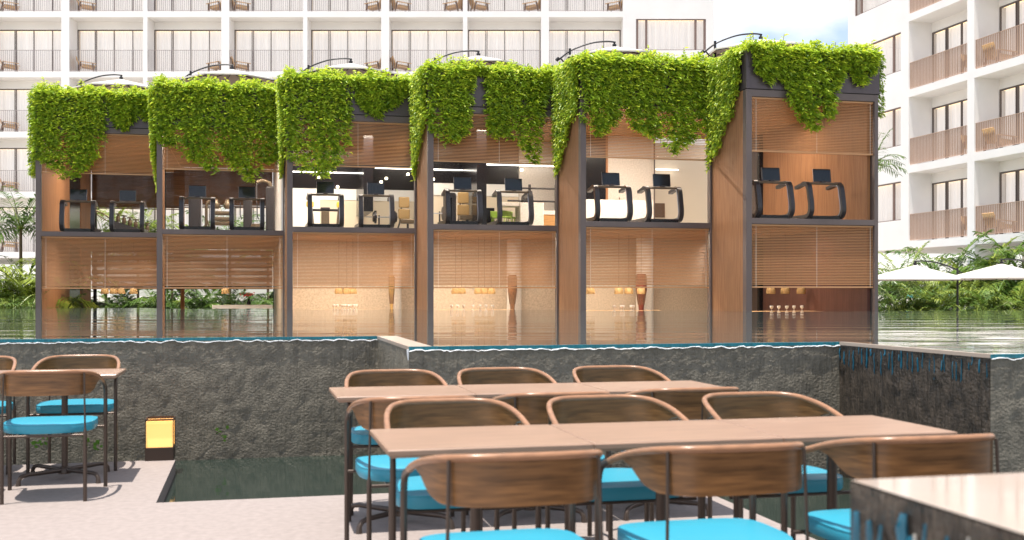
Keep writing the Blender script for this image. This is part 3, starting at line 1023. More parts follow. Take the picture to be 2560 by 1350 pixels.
for n, cs in enumerate([(193, 317), (492.5, 617.5), (814.7, 941.7), (1160.7, 1289), (1534.5, 1662.5), (1938, 2067)]):
    for k, px in enumerate(cs):
        v = .42
        p = UV(n * WM + lu(n, px, v), -n * DM + v, ZB1 - .012)
        lb = '%s of two treadmills in the %s' % (('first' if k == 0 else 'second'), WHERE[n])
        if first:
            tm.location = p; tm.rotation_euler = (0, 0, TH); tm['label'] = lb; tm['group'] = 'treadmills at the glass'
            first = False
        else:
            dup(tm, p, TH, lb, 'treadmills at the glass')

# ------------------------------------------------------------------ gym machines and bar, upstairs
ZF = ZB1 - .011
def gym(n, px, v, name, label, cat):
    return thing(name, label, cat, UV(n * WM + lu(n, px, v), -n * DM + v, ZF), TH)
# dumbbell rack
t = gym(0, 318, 3.2, 'dumbbell_rack', 'dark sloping rack of upright dumbbells behind the second treadmill', 'dumbbell rack')
fr = MB()
fr.add([(-.42, 0, .04), (.62, 0, .04), (.62, 0, .18), (-.42, 0, .52), (-.42, .4, .04), (.62, .4, .04), (.62, .4, .18), (-.42, .4, .52)],
       [(0, 1, 2, 3), (7, 6, 5, 4), (0, 4, 5, 1), (1, 5, 6, 2), (2, 6, 7, 3), (3, 7, 4, 0)])
fr.build('frame', M['gym'], t)
ar = MB().tube([(-.35, .1, .47), (-.62, .1, .68), (-.9, .1, .80)], .02, 8).tube([(-.55, .1, .50), (-.80, .1, .66), (-.84, .1, .80)], .015, 8)
ar.build('handle', M['gymbar'], t, smooth=True)
for k in range(6):
    x = -.25 + k * .155
    z = .47 - k * .051
    MB().lathe([(.045, 0), (.055, .02), (.055, .15), (.04, .17), (.025, .18), (.025, .20), (.075, .205), (.08, .235), (.0, .24)], (x, .12, z), 12).build('dumbbell', M['gymbar'], t, smooth=True)
# weight machines of unit 2
t = gym(1, 487, 3.6, 'roller_machine', 'weight tower with leg rollers behind the first treadmill of its unit', 'gym machine')
MB().bbox(-.16, .16, -.1, .15, 0, 1.28, .06).build('tower', M['gym'], t)
MB().box(.17, .20, -.1, -.05, .02, 1.1).build('guide_rod', M['gymlight'], t)
a = MB().tube([(.28, 0, .05), (.30, 0, .5), (.30, 0, .85), (.36, 0, .98), (.5, 0, 1.0)], .04, 10).tube([(.3, 0, .55), (.42, 0, .12)], .02, 8)
a.build('arm', M['gymbar'], t, smooth=True)
for x, z, r, l in ((.56, .92, .10, .16), (.86, .92, .10, .16)):
    MB().lathe([(r * .5, .12), (r * .62, .04), (r, .0), (r, -.1), (r * .7, -.14)], (x, 0, z), 14).build('roller', M['gymbar'], t, smooth=True)
for z in (.66, .50, .38):
    MB().bbox(.42, .95, -.09, .09, z - .055, z + .055, .04).build('pad', M['gymbar'], t)
MB().box(.3, 1.0, -.06, .06, .02, .06).build('foot', M['gym'], t)
t = gym(1, 640, 3.6, 'cable_machine', 'tall dark cable machine with curved top behind the second treadmill of its unit', 'gym machine')
for x in (-.22, .38):
    MB().bbox(x - .12, x + .12, -.08, .12, 0, 1.15 if x < 0 else 1.42, .05).build('tower', M['gym'], t)
MB().tube([(.42, -.02, 1.35), (.36, -.02, 1.52), (.18, -.02, 1.58), (.02, -.02, 1.52)], .05, 10).build('arm', M['gymbar'], t, smooth=True)
MB().tube([(.02, -.02, 1.5), (.02, -.02, .45)], .006, 6).build('cable', M['gymlight'], t)
MB().bbox(-.14, .22, -.2, .02, .22, .38, .06).build('seat', M['gymbar'], t)
for x in (-.42, .03):
    MB().tube([(x, -.1, .95), (x, -.1, .62), (x + .04, -.1, .5)], .015, 6).build('lever', M['gym'], t)
# unit 3: chest press with yellow pads, bench, bar
t = gym(2, 813, 2.6, 'chest_press', 'press machine with two yellow pads against the bright white wall', 'gym machine')
MB().bbox(-.10, .10, -.08, .1, 0, .56, .02).build('column', M['gymbar'], t)
MB().bbox(-.36, .36, -.04, .04, .56, .62, .015).bbox(-.12, .12, -.06, .06, .60, .66, .02).build('crossbar', M['gym'], t)
for s in (-1, 1):
    MB().add([(s * .26, -.05, .02), (s * .36, -.05, .02), (s * .44, -.05, .68), (s * .32, -.05, .68), (s * .26, .05, .02), (s * .36, .05, .02), (s * .44, .05, .68), (s * .32, .05, .68)],
             [(0, 1, 2, 3), (7, 6, 5, 4), (0, 4, 5, 1), (1, 5, 6, 2), (2, 6, 7, 3), (3, 7, 4, 0)]).build('arm', M['gymbar'], t)
    MB().bbox(s * .38 - .09, s * .38 + .09, -.1, .08, .66, .80, .03).build('pad', M['yellow'], t)
def bench(n, px, v, label, fl=1):
    t = gym(n, px, v, 'weight_bench', label, 'weight bench')
    MB().bbox(-.14, .14, -.04, .03, .72, 1.0, .03).build('backrest', M['pad'], t)
    MB().bbox(-.15, .15, -.06, .03, .42, .69, .03).build('backrest', M['pad'], t)
    MB().bbox(-.12 if fl > 0 else -.38, .40 if fl > 0 else .12, -.25, .1, .30, .42, .03).build('seat', M['gymbar'], t)
    MB().tube([(-.2, .06, .02), (-.1, .06, .35), (-.04, .06, .95)], .022, 8).tube([(-.2, .06, .03), (.35, .06, .03)], .025, 8).tube([(.1, .0, .03), (.1, .0, .3)], .03, 8).build('frame', M['gym'], t, smooth=True)
bench(2, 1010, 3.0, 'tan padded weight bench at the edge of the white gym wall')
bench(3, 1158, 3.0, 'tan padded weight bench framed by the first treadmill of its unit')
def barbell(n, px, v, z, label, half):
    t = gym(n, px, v, 'barbell', label, 'barbell')
    MB().tube([(-half, 0, z), (half, 0, z)], .014, 8).build('bar', M['gymlight'], t, smooth=True)
    for s in (-1, 1):
        x = s * half * .45
        MB().tube([(x, 0, z), (x + s * .05, 0, z)], .17, 18).tube([(x + s * .055, 0, z), (x + s * .09, 0, z)], .13, 18).build('weight_plate', M['gym'], t)
    for s in (-1, 1):
        MB().box(s * half * .3 - .02, s * half * .3 + .02, .02, .06, 0, z + .05).build('upright', M['gym'], t)
barbell(2, 962, 3.5, .50, 'barbell on its stand behind the second treadmill by the white wall', .5)
barbell(3, 1088, 3.5, .50, 'barbell with round plate at the post of the black-ceilinged unit', .4)
t = gym(3, 1126, 1.9, 'weight_stack', 'rounded grey weight stack cabinet beside a treadmill', 'gym machine')
MB().bbox(-.13, .13, -.1, .3, 0, .88, .05).build('cabinet', M['gym'], t)
MB().box(-.02, .02, -.106, -.101, .1, .75).build('slot', M['black'], t)
t = gym(3, 1345, 2.9, 'squat_rack', 'tall black rack holding a long bar with plates above the counter', 'gym machine')
for x in (-.22, .47):
    MB().box(x - .03, x + .03, -.03, .03, 0, 1.22).build('upright', M['gym'], t)
MB().tube([(-.55, -.05, 1.12), (.52, -.05, 1.12)], .022, 8).tube([(-.8, -.05, .80), (.6, -.05, .80)], .022, 8).build('bar', M['gym'], t, smooth=True)
for x in (-.42, -.34, -.27, .52):
    MB().tube([(x, -.05, .80), (x + .045, -.05, .80)], .14, 18).build('weight_plate', M['gym'], t)
# bar counter and stools in unit 4
t = gym(3, 1325, 2.0, 'bar_counter', 'pale stone bar counter with a cantilevered top beside the lime stools', 'counter')
MB().bbox(-.25, .32, -.1, .5, 0, .68, .01).build('body', M['stonelight'], t)
MB().bbox(-.72, -.252, .0, .5, .60, .68, .01).build('top', M['stonelight'], t)
MB().bbox(.325, .85, -.02, .45, 0, .40, .005).build('cabinet', M['wood2'], t)
MB().bbox(.323, .86, -.04, .46, .402, .50, .005).build('cabinet_top', M['stonelight'], t)
st = None
for k, (px, v) in enumerate(((1241, 2.6), (1264, 2.3), (1284, 2.6))):
    lb = ['lime bar stool farthest from the stone counter', 'lime bar stool seen through the second treadmill frame', 'lime bar stool closest to the stone counter'][k]
    if st is None:
        st = gym(3, px, v, 'bar_stool', lb, 'stool')
        st['group'] = 'lime bar stools'
        MB().bbox(-.13, .13, -.12, .12, .33, .37, .015).build('seat', M['green'], st)
        MB().bbox(-.13, .13, .10, .13, .371, .52, .015).build('backrest', M['green'], st)
        for sx in (-1, 1):
            for sy in (-1, 1):
                MB().tube([(sx * .16, sy * .15, 0), (sx * .09, sy * .08, .33)], .012, 6).build('leg', M['green'], st)
    else:
        dup(st, UV(3 * WM + lu(3, px, v), -3 * DM + v, ZF), TH + .4 * k, lb)
# washbasin counter in unit 5
t = gym(4, 1550, 3.2, 'washbasin_counter', 'pale speckled stone counter with a small tap behind the treadmills', 'counter')
MB().bbox(-1.15, .80, -.15, .5, 0, .74, .008).build('body', M['stonelight'], t)
MB().tube([(.28, .1, .74), (.28, .1, .90), (.28, .0, .92), (.20, -.02, .92)], .014, 8).build('tap', M['teakdark'], t, smooth=True)
MB().tube([(.02, .1, .74), (.02, .1, .80), (.0, .06, .82)], .012, 8).build('soap_pump', M['teakdark'], t, smooth=True)

# ------------------------------------------------------------------ dining floor: pendants, vases, glasses, tables
NAMES = ['farthest unit', 'unit with the weight machines', 'unit with the white gym wall', 'unit with lime stools', 'unit with the stone counter', 'nearest unit']
pd = None
PEND = [(0, 262, 'the farthest unit, first'), (0, 284, 'the farthest unit, second'), (0, 303, 'the farthest unit, third'), (0, 334, 'the farthest unit, hanging apart'),
        (1, 563, 'the second unit, the only one'),
        (2, 847, 'the middle unit with the narrow ochre vase, hanging apart'), (2, 867, 'the unit with the narrow ochre vase, second'), (2, 882, 'the unit with the narrow ochre vase, closest to the vase'),
        (3, 1139, 'the unit with the broad brown vase, first'), (3, 1154, 'the unit with the broad brown vase, second'), (3, 1196, 'the unit with the broad brown vase, third'), (3, 1211, 'the unit with the broad brown vase, fourth'), (3, 1228, 'the unit with the broad brown vase, closest to the vase'),
        (4, 1476, 'the unit with the red vase, by the post'), (4, 1547, 'the unit with the red vase, second'), (4, 1572, 'the unit with the red vase, third'), (4, 1603, 'the unit with the red vase, before the vase'),
        (5, 1927, 'the nearest unit, by the dark rear post'), (5, 1963, 'the nearest unit, middle of three'), (5, 2003, 'the nearest unit, closest to the corner')]
for k, (n, px, wh) in enumerate(PEND):
    v = 2.6
    q = lu(n, px, v)
    zb = lz(n, q, v, 734.5)
    lb = 'rattan dome pendant lamp in ' + wh
    p = UV(n * WM + q, -n * DM + v, zb)
    r = .105
    if pd is None:
        pd = thing('pendant_lamp', lb, 'pendant lamp', p, TH, 'rattan pendant lamps')
        prof = [(r, 0), (r * 1.02, .03), (r * .97, .09), (r * .78, .14), (r * .4, .168), (.012, .175)]
        MB().lathe(prof + [(x * .93, z - .004) for x, z in reversed(prof)], n=18).build('lamp_shade', M['rattan'], pd, smooth=True)
        MB().tube([(0, 0, .17), (0, 0, ZB0 - .02 - zb)], .004, 6).build('cord', M['gap'], pd)
        MB().lathe([(0, .05), (.02, .06), (.028, .085), (.015, .12), (.012, .17)], n=10).build('bulb', M['ceramic'], pd, smooth=True)
    else:
        dup(pd, p, TH, lb)
for n, px, m, wd, lb in ((2, 979, 'ochrevase', .075, 'narrow ochre carved vase, tall and tapering'), (3, 1281, 'brownvase', .115, 'broad brown carved vase, tall and tapering'), (4, 1603, 'redvase', .13, 'dark red tapering vase behind a pendant')):
    v = 3.4
    q = lu(n, px, v)
    o = thing('floor_vase', lb + ' before a round column', 'vase', UV(n * WM + q, -n * DM + v, FL0), TH, 'carved floor vases')
    MB().lathe([(wd * .9, 0), (wd * .55, .1), (wd * .5, .68), (wd * .62, .85), (wd * .8, 1.02), (wd * 1.05, 1.14), (wd * 1.08, 1.26), (wd * .95, 1.42), (wd * .9, 1.55)], n=14).build('body', M[m], o, smooth=True)
    c = MB()
    r2 = random.Random(n)
    for k in range(14):
        a = k * 6.283 / 14
        c.tube([(wd * 1.0 * math.cos(a), wd * 1.0 * math.sin(a), 1.5), (wd * .98 * math.cos(a), wd * .98 * math.sin(a), 1.15), (wd * .58 * math.cos(a + .3), wd * .58 * math.sin(a + .3), .8)], .009, 5)
    c.build('carving', M['teakdark'], o, smooth=True)
dt = None
for n, px in ((2, 870), (3, 1195), (4, 1560), (5, 1985)):
    v = 2.3
    p = UV(n * WM + lu(n, px, v), -n * DM + v, FL0)
    lb = 'dining table hidden below the pool edge in the ' + NAMES[n]
    if dt is None:
        dt = thing('inside_table', lb, 'table', p, TH, 'tables inside the pavilion')
        MB().bbox(-.9, .9, -.35, .35, .640, .674, .01).build('tabletop', M['teak'], dt)
        for sx in (-1, 1):
            MB().bbox(sx * .7 - .04, sx * .7 + .04, -.25, .25, 0, .639, .01).build('leg', M['teak'], dt)
    else:
        dup(dt, p, TH, lb)
cup = None
for n, pxs in ((2, (835, 843, 856, 862, 869, 876, 884, 890)), (3, (1129, 1144, 1159, 1182, 1200, 1215, 1231)), (4, (1535, 1553, 1558, 1578, 1583)), (5, (1929, 1947, 1967, 1985, 2005))):
    for k, px in enumerate(pxs):
        v = 2.3 + (.12 if k % 2 else -.05)
        p = UV(n * WM + lu(n, px, v), -n * DM + v, FL0 + .6741)
        lb = 'small white goblet on the hidden dining table of the ' + NAMES[n]
        if cup is None:
            cup = thing('goblet', lb, 'goblet', p, TH, 'goblets in the ' + NAMES[n])
            MB().lathe([(.03, 0), (.03, .006), (.006, .012), (.006, .045), (.034, .07), (.042, .10), (.036, .125), (.033, .125), (.038, .10), (.0, .075)], n=12).build('bowl', M['ceramic'], cup, smooth=True)
        else:
            dup(cup, p, TH, lb, 'goblets in the ' + NAMES[n])
# bar in unit 2
v = 6.0
a, c = lu(1, 531, v), lu(1, 690, v)
t = thing('garden_bar', 'low white stone bar at the back of the open dining room', 'counter', UV(WM + (a + c) / 2, -DM + v, FL0), TH)
MB().bbox(-(c - a) / 2, (c - a) / 2 - .1, -.2, .3, 0, lz(1, c, v, 762) - FL0, .01).build('body', M['bright'], t)
q = lu(1, 622, v)
t = thing('flower_vase', 'red flowers in a small dark vase on the white bar', 'flowers', UV(WM + q, -DM + v, lz(1, c, v, 762)), TH)
MB().lathe([(.05, 0), (.06, .06), (.03, .14), (.04, .18)], n=10).build('vase', M['black'], t, smooth=True)
fl = MB()
r2 = random.Random(3)
for k in range(40):
    d = Vector((r2.gauss(0, .12), r2.gauss(0, .06), .26 + abs(r2.gauss(0, .05))))
    s = Vector((r2.uniform(-1, 1), r2.uniform(-1, 1), r2.uniform(-.5, .5))).normalized() * .03
    t2 = s.cross(Vector((0, 1, .3))).normalized() * .02
    fl.add([d - s, d + t2, d + s, d - t2], [(0, 1, 2, 3)])
fl.build('flower', M['red'], t)

# ------------------------------------------------------------------ rooftop parasols
def make_parasol(rad, rise, sides=8, zr=1.55):
    t = thing('cantilever_parasol', '', 'parasol')
    # origin under the hub on the floor; z of rim set per copy by scale-free build: rim at 1.55
    vs = [(0, 0, zr + rise)]
    for k in range(sides):
        a = 2 * math.pi * (k + .5) / sides
        vs.append((rad * math.cos(a), rad * math.sin(a), zr))
    for k in range(sides):
        a = 2 * math.pi * (k + .5) / sides
        vs.append((rad * math.cos(a), rad * math.sin(a), zr - .035))
    fs = [(0, 1 + k, 1 + (k + 1) % sides) for k in range(sides)]
    fs += [(1 + k, 1 + sides + k, 1 + sides + (k + 1) % sides, 1 + (k + 1) % sides) for k in range(sides)]
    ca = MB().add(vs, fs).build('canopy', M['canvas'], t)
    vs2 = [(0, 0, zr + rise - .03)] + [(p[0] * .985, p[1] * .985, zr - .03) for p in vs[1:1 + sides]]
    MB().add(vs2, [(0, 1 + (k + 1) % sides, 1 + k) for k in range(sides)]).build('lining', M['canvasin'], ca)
    rb = MB()
    for k in range(sides):
        p = Vector(vs2[1 + k])
        rb.tube([(0, 0, zr + rise - .06), (p.x, p.y, zr - .045)], .011, 5)
    rb.build('rib', M['mast'], t)
    MB().lathe([(0, zr + rise), (.05, zr + rise + .005), (.05, zr + rise + .05), (.025, zr + rise + .06), (.025, zr + rise + .10)], n=10).build('hub', M['mast'], t, smooth=True)
    arc = catmull([(-rad * 1.02, .0, zr + rise - .34), (-rad * .80, 0, zr + rise - .12), (-rad * .45, 0, zr + rise + .06), (-rad * .15, 0, zr + rise + .115), (0.03, 0, zr + rise + .10)], 5)
    MB().tube(arc, .019, 8).tube([(-rad * 1.02, 0, zr + rise - .30), (-rad * 1.07, 0, zr + rise - .36)], .04, 8).build('arm', M['mast'], t, smooth=True)
    MB().tube([(-rad * .82, 0, 0.03), (-rad * .82, 0, zr + rise - .07)], .03, 8).tube([(-rad * 1.0, 0, zr + rise - .29), (-rad * .83, 0, zr + rise - .55)], .018, 6).build('mast', M['mast'], t, smooth=True)
    MB().bbox(-rad * .82 - .25, -rad * .82 + .25, -.25, .25, 0, .05, .01).build('base', M['mast'], t)
    return t
pr = make_parasol(1.30, .34, 8, 1.05)
PAR = [(303, 193, 'far rooftop parasol on the farthest pavilion unit'), (580, 168, 'rooftop parasol above the unit with weight machines'), (877, 153, 'rooftop parasol above the unit with the white gym wall'),
       (1196, 134, 'rooftop parasol above the unit with lime stools'), (1536, 111, 'rooftop parasol above the unit with the stone counter'), (1902, 92, 'rooftop parasol on the nearest unit, its canopy lost in leaves')]
for n, (px, py, lb) in enumerate(PAR):
    v = 2.6
    q = lu(n, px, v)
    p = UV(n * WM + q, -n * DM + v, 0)
    zap = HC + (HZ - py) * p.y / F
    p.z = zap - (1.05 + .34) - .05
    if n == 0:
        pr.location = p; pr.rotation_euler = (0, 0, TH * .4); pr['label'] = lb; pr['group'] = 'rooftop parasols'
    else:
        dup(pr, p, TH * .4, lb, 'rooftop parasols')
    # deck slab under it
    box('roof_deck', M['floor'], U[n], .05, WM - .05, 1.52, 5.9, ZP0, max(ZP0 + .05, p.z - .002))

# ------------------------------------------------------------------ hanging vines
VB = [
 [(88, 400), (105, 400), (130, 425), (150, 440), (175, 452), (200, 438), (225, 412), (245, 388), (259, 350), (264, 250), (273, 240), (278, 270), (285, 300), (300, 318), (313, 327), (325, 308), (345, 285), (365, 296), (390, 300)],
 [(392, 340), (400, 355), (440, 370), (480, 400), (520, 425), (545, 430), (562, 400), (590, 420), (620, 455), (640, 450), (660, 412), (690, 400), (712, 395)],
 [(718, 385), (730, 400), (760, 430), (790, 445), (815, 440), (850, 410), (872, 380), (877, 195), (891, 190), (896, 258), (905, 262), (925, 290), (945, 300), (960, 280), (990, 260), (1010, 240), (1020, 205), (1040, 200)],
 [(1070, 305), (1090, 340), (1110, 355), (1140, 350), (1170, 330), (1177, 260), (1183, 182), (1213, 180), (1219, 330), (1240, 350), (1260, 338), (1280, 345), (1300, 360), (1330, 410), (1345, 398), (1351, 300), (1372, 190), (1393, 185)],
 [(1450, 300), (1465, 320), (1490, 340), (1520, 325), (1560, 275), (1580, 320), (1610, 335), (1640, 345), (1680, 395), (1700, 370), (1740, 345), (1775, 322)],
 [(1866, 122), (1885, 125), (1891, 180), (1920, 205), (1940, 190), (1960, 205), (1975, 260), (2000, 300), (2030, 330), (2060, 320), (2080, 290), (2092, 220), (2110, 168), (2130, 180), (2150, 215), (2170, 200), (2184, 172), (2187, 125), (2202, 125)]]
# lower edge on the left side face: (depth share 0 front .. 1 back, row)
VS = [None, [(0, 400), (.5, 440), (1, 485)], [(0, 320), (.5, 400), (1, 445)], [(0, 300), (.4, 360), (1, 455)], [(0, 270), (.35, 310), (.7, 400), (1, 445)], [(0, 262), (.2, 290), (.45, 300), (.7, 370), (1, 425)]]

def leafmesh(mb, p, d, nrm, l, wd):
    d = d.normalized()
    s = d.cross(nrm)
    if s.length < 1e-4: s = d.orthogonal()
    s.normalize()
    up = s.cross(d)
    mb.add([p, p + d * l * .45 + s * wd + up * l * .14, p + d * l - up * l * .12, p + d * l * .45 - s * wd + up * l * .14], [(0, 1, 2), (0, 2, 3)])

VLAB = ['thick green vine over the farthest unit, hanging lowest beside the doorway', 'green vine hanging in two points over the weight machines', 'wide green vine over the white-walled gym with a short tuft beside it',
        'green vine parted in two by a bare strip of dark planter', 'bushiest green vine, spilling down both sides of the stone counter unit', 'green vine in one long tongue and two short tufts on the nearest unit']
for n in range(6):
    rnd = random.Random(100 + n)
    vt = thing('hanging_vine', VLAB[n], 'vine', UV(n * WM, -n * DM), TH, 'vines over the planters')
    front, side, tops, stem = MB(), MB(), MB(), MB()
    young = MB()
    z_top = ZP1 + .02
    # coarse wobble so tiers and gaps appear
    def wob(a, c):
        return .5 * math.sin(a * 7.1 + n) + .45 * math.sin(a * 15.3 + c * 4.0 + 2 * n) + .5 * math.sin(c * 23 + a * 4 + 2 * math.sin(a * 9))
    cnt = 0
    N = 14500
    for _ in range(N):
        u = rnd.uniform(0.0, WM + .01)
        pxx = None
        # the photo column of this point
        w0 = UV(n * WM + u, -n * DM - .03)
        col = 1280 + F * w0.x / w0.y
        row = pl(VB[n], col)
        zb = HC + (HZ - row) * w0.y / F
        if zb > z_top - .05: continue
        z = rnd.uniform(zb, z_top)
        t = (z_top - z) / (z_top - zb)
        # thinner to the tips, tiers
        if wob(u, z) + .55 * (1 - t) + rnd.uniform(-.4, .9) < .0: continue
        z += rnd.gauss(0, .03)
        outw = (.035 + .09 * (1 - t) ** .6) * rnd.random() + .012
        p = Vector((u + rnd.gauss(0, .02), -outw - .012, z))
        sd = rnd.choice((-1, 1))
        d = Vector((sd * rnd.uniform(.3, 1.1), -rnd.uniform(.15, .9), rnd.uniform(-.55, .12)))
        nr = Vector((rnd.uniform(-.35, .35), -rnd.uniform(.0, .75), rnd.uniform(.7, 1.1)))
        l = rnd.uniform(.06, .15)
        leafmesh(young if (rnd.random() < .22 + .2 * (outw > .1)) else front, p, d, nr, l, l * rnd.uniform(.2, .28))
        cnt += 1
    # short stems showing at the tips
    for _ in range(40):
        u = rnd.uniform(.05, WM - .05)
        w0 = UV(n * WM + u, -n * DM - .03)
        row = pl(VB[n], 1280 + F * w0.x / w0.y)
        zb = HC + (HZ - row) * w0.y / F
        if zb > z_top - .2: continue
        stem.tube([(u, -.02, z_top), (u + rnd.uniform(-.05, .05), -.05, lerp(z_top, zb, .5)), (u + rnd.uniform(-.06, .06), -.035, zb + .02)], .004, 4)
    # left side face
    if n > 0:
        for _ in range(9500 if n > 3 else 7000):
            vv = rnd.uniform(-.02, DM + .05)
            tt = vv / DM
            if n == 5 and tt < .12 and rnd.random() < .96: continue
            w0 = UV(n * WM, -n * DM + vv)
            zb = HC + (HZ - pl(VS[n], tt)) * w0.y / F
            if n == 5 and tt < .3: zb = max(zb, lerp(6.1, zb, tt / .3))
            z = rnd.uniform(zb, z_top)
            t = (z_top - z) / max(.05, z_top - zb)
            if wob(vv * 1.7, z) + 1.2 * (1 - t) + rnd.uniform(-.5, .9) < .0: continue
            p = Vector((-(.02 + .15 * rnd.random() * (1.1 - .6 * t)), vv, z + rnd.gauss(0, .03)))
            d = Vector((-rnd.uniform(.1, .9), rnd.uniform(-.9, .5), rnd.uniform(-.8, .1)))
            nr = Vector((-rnd.uniform(.3, .9), -rnd.uniform(0, .5), rnd.uniform(.4, 1)))
            l = rnd.uniform(.06, .11)
            leafmesh(young if rnd.random() < .42 else side, p, d, nr, l, l * rnd.uniform(.2, .3))
    else:
        for _ in range(2600):      # outer edge of the first unit
            z = z_top - rnd.random() ** 1.1 * 2.05
            p = Vector((-rnd.uniform(.01, .16), rnd.uniform(0, .8), z))
            d = Vector((-rnd.uniform(.1, .9), rnd.uniform(-.9, .5), rnd.uniform(-.8, .1)))
            l = rnd.uniform(.06, .105)
            leafmesh(young if rnd.random() < .4 else side, p, d, Vector((-.6, -.3, .8)), l, l * .26)
    if n == 5:
        for _ in range(1500):      # outer edge of the last unit
            z = z_top - rnd.random() ** 1.3 * 1.3
            p = Vector((WM + rnd.uniform(.02, .13), rnd.uniform(-.02, .8), z))
            d = Vector((rnd.uniform(.1, .9), rnd.uniform(-.9, .5), rnd.uniform(-.8, .1)))
            l = rnd.uniform(.055, .1)
            leafmesh(side, p, d, Vector((.6, -.3, .8)), l, l * .26)
    # bushy top
    for _ in range(4300):
        u = rnd.uniform(-.06, WM + .06)
        vv = rnd.uniform(-.10, .9)
        h = .03 + .16 * rnd.random() ** 1.6 + .05 * math.sin(u * 6 + n) + .04 * math.sin(u * 17)
        p = Vector((u, vv, z_top - .06 + h))
        d = Vector((rnd.uniform(-1, 1), -rnd.uniform(-.3, .9), rnd.uniform(-.3, .8)))
        l = rnd.uniform(.06, .11)
        leafmesh(young if rnd.random() < .62 else tops, p, d, Vector((rnd.uniform(-.4, .4), -.4, 1)), l, l * rnd.uniform(.22, .3))
    # sprigs standing up
    for _ in range(20):
        u = rnd.uniform(.0, WM); vv = rnd.uniform(0, .5)
        hh = rnd.uniform(.14, .34)
        c0 = Vector((u, vv, z_top))
        tipv = Vector((rnd.uniform(-.08, .08), -.03, hh))
        stem.tube([c0, c0 + tipv * .5, c0 + tipv], .005, 4)
        for j in range(7):
            q = c0 + tipv * (.35 + .1 * j)
            a = rnd.uniform(0, 6.28)
            leafmesh(young if j > 2 else tops, q, Vector((math.cos(a), math.sin(a) * .6, rnd.uniform(-.1, .6))), Vector((0, -.5, 1)), rnd.uniform(.08, .13), .028)
    front.build('foliage', M['leaf'], vt)
    side.build('side_foliage', M['leaf'], vt)
    tops.build('top_foliage', M['leaf'], vt)
    young.build('young_foliage', M['leafy'], vt)
    stem.build('vine_stems', M['stem'], vt)  # bare stems of the vine and its upright sprigs, no leaves

# ================================================================== hotels
FLOORS = [3.54, 6.84, 10.14, 13.44, 16.74, 20.04]
ROWN = {20.04: 'roof', 16.74: 'top visible', 13.44: 'second', 10.14: 'third', 6.84: 'fourth', 3.54: 'lowest'}
def curtain_mesh(x0, x1, y, z0, z1, seed):
    r2 = random.Random(seed)
    vs, fs = [], []
    n = int((x1 - x0) / .05)
    for i in range(n + 1):
        x = lerp(x0, x1, i / n)
        yy = y + .030 * math.sin(i * .9 + seed) + .022 * math.sin(i * 2.1 + 2 * seed)
        vs += [(x, yy, z0), (x, yy, z1)]
    for i in range(n):
        fs.append((2 * i, 2 * i + 2, 2 * i + 3, 2 * i + 1))
    return MB().add(vs, fs)
def window(h, x0, x1, y, z0, z1, splits, m='bronze', seed=0, rebate=False):
    f = MB()
    t, dp = .042, .07
    f.box(x0, x1, y, y + dp, z1 - t * 1.4, z1).box(x0, x1, y, y + dp, z0, z0 + t * .8)
    f.box(x0, x0 + t, y, y + dp, z0 + t * .8, z1 - t * 1.4).box(x1 - t, x1, y, y + dp, z0 + t * .8, z1 - t * 1.4)
    for s, wd in splits:
        f.box(s - wd / 2, s + wd / 2, y - .004, y + dp - .004, z0 + t * .8, z1 - t * 1.4)
    o = f.build('window', M[m], h)
    MB().add([(x0 + t, y + .04, z0), (x1 - t, y + .04, z0), (x1 - t, y + .04, z1 - t), (x0 + t, y + .04, z1 - t)], [(0, 1, 2, 3)]).build('pane', M['pane'], o)
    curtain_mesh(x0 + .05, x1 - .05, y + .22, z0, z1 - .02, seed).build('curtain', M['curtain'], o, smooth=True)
    MB().box(x0 + .1, x1 - .1, y + .11, y + .14, z1 - .055, z1 - .03).build('cove_light', M['cove'], o)
    return o
def railing(h, x0, x1, y, z, m='rail', hw=.008, dp=.050):
    b_ = MB()
    b_.box(x0, x1, y, y + .05, z + 1.17, z + 1.19).box(x0, x1, y, y + .05, z + .05, z + .065)
    n = int((x1 - x0) / .105)
    for i in range(n + 1):
        x = lerp(x0 + .01, x1 - .01, i / n)
        b_.box(x - hw, x + hw, y + .001, y + dp, z + .066, z + 1.169)
    return b_.build('railing', M[m], h)
REC = 1.14
def facade_mesh(b_, bays, xa, xb, floors, ztop, zbot, slab=.32, win=None):
    """bays: list of (x0,x1) openings between xa and xb; fins between; slabs across"""
    edges = [xa] + [e for bb in bays for e in bb] + [xb]
    solids = [(edges[i], edges[i + 1]) for i in range(0, len(edges), 2)]
    for s0, s1 in solids:
        if win and s0 < win[0] < s1:
            wx0, wx1, lo, hi, wf = win
            b_.box(s0, wx0, 0, REC + .3, zbot, ztop)
            b_.box(wx1, s1, 0, REC + .3, zbot, ztop)
            zz = zbot
            for fz in wf:
                b_.box(wx0, wx1, 0.001, REC + .3, zz, fz + lo)
                zz = fz + hi
            b_.box(wx0, wx1, 0.001, REC + .3, zz, ztop)
        elif s1 - s0 > .01:
            b_.box(s0, s1, 0, REC + .3, zbot, ztop)
    for (x0, x1) in bays:
        for fz in floors + [floors[-1] + 3.3]:
            b_.box(x0, x1, 0.002, REC + .3, fz - slab, fz)
            if fz != floors[0]:
                b_.box(x0, x1, REC, REC + .299, fz - 3.3 + 2.56, fz - slab)     # lintel wall over the doors
    return b_

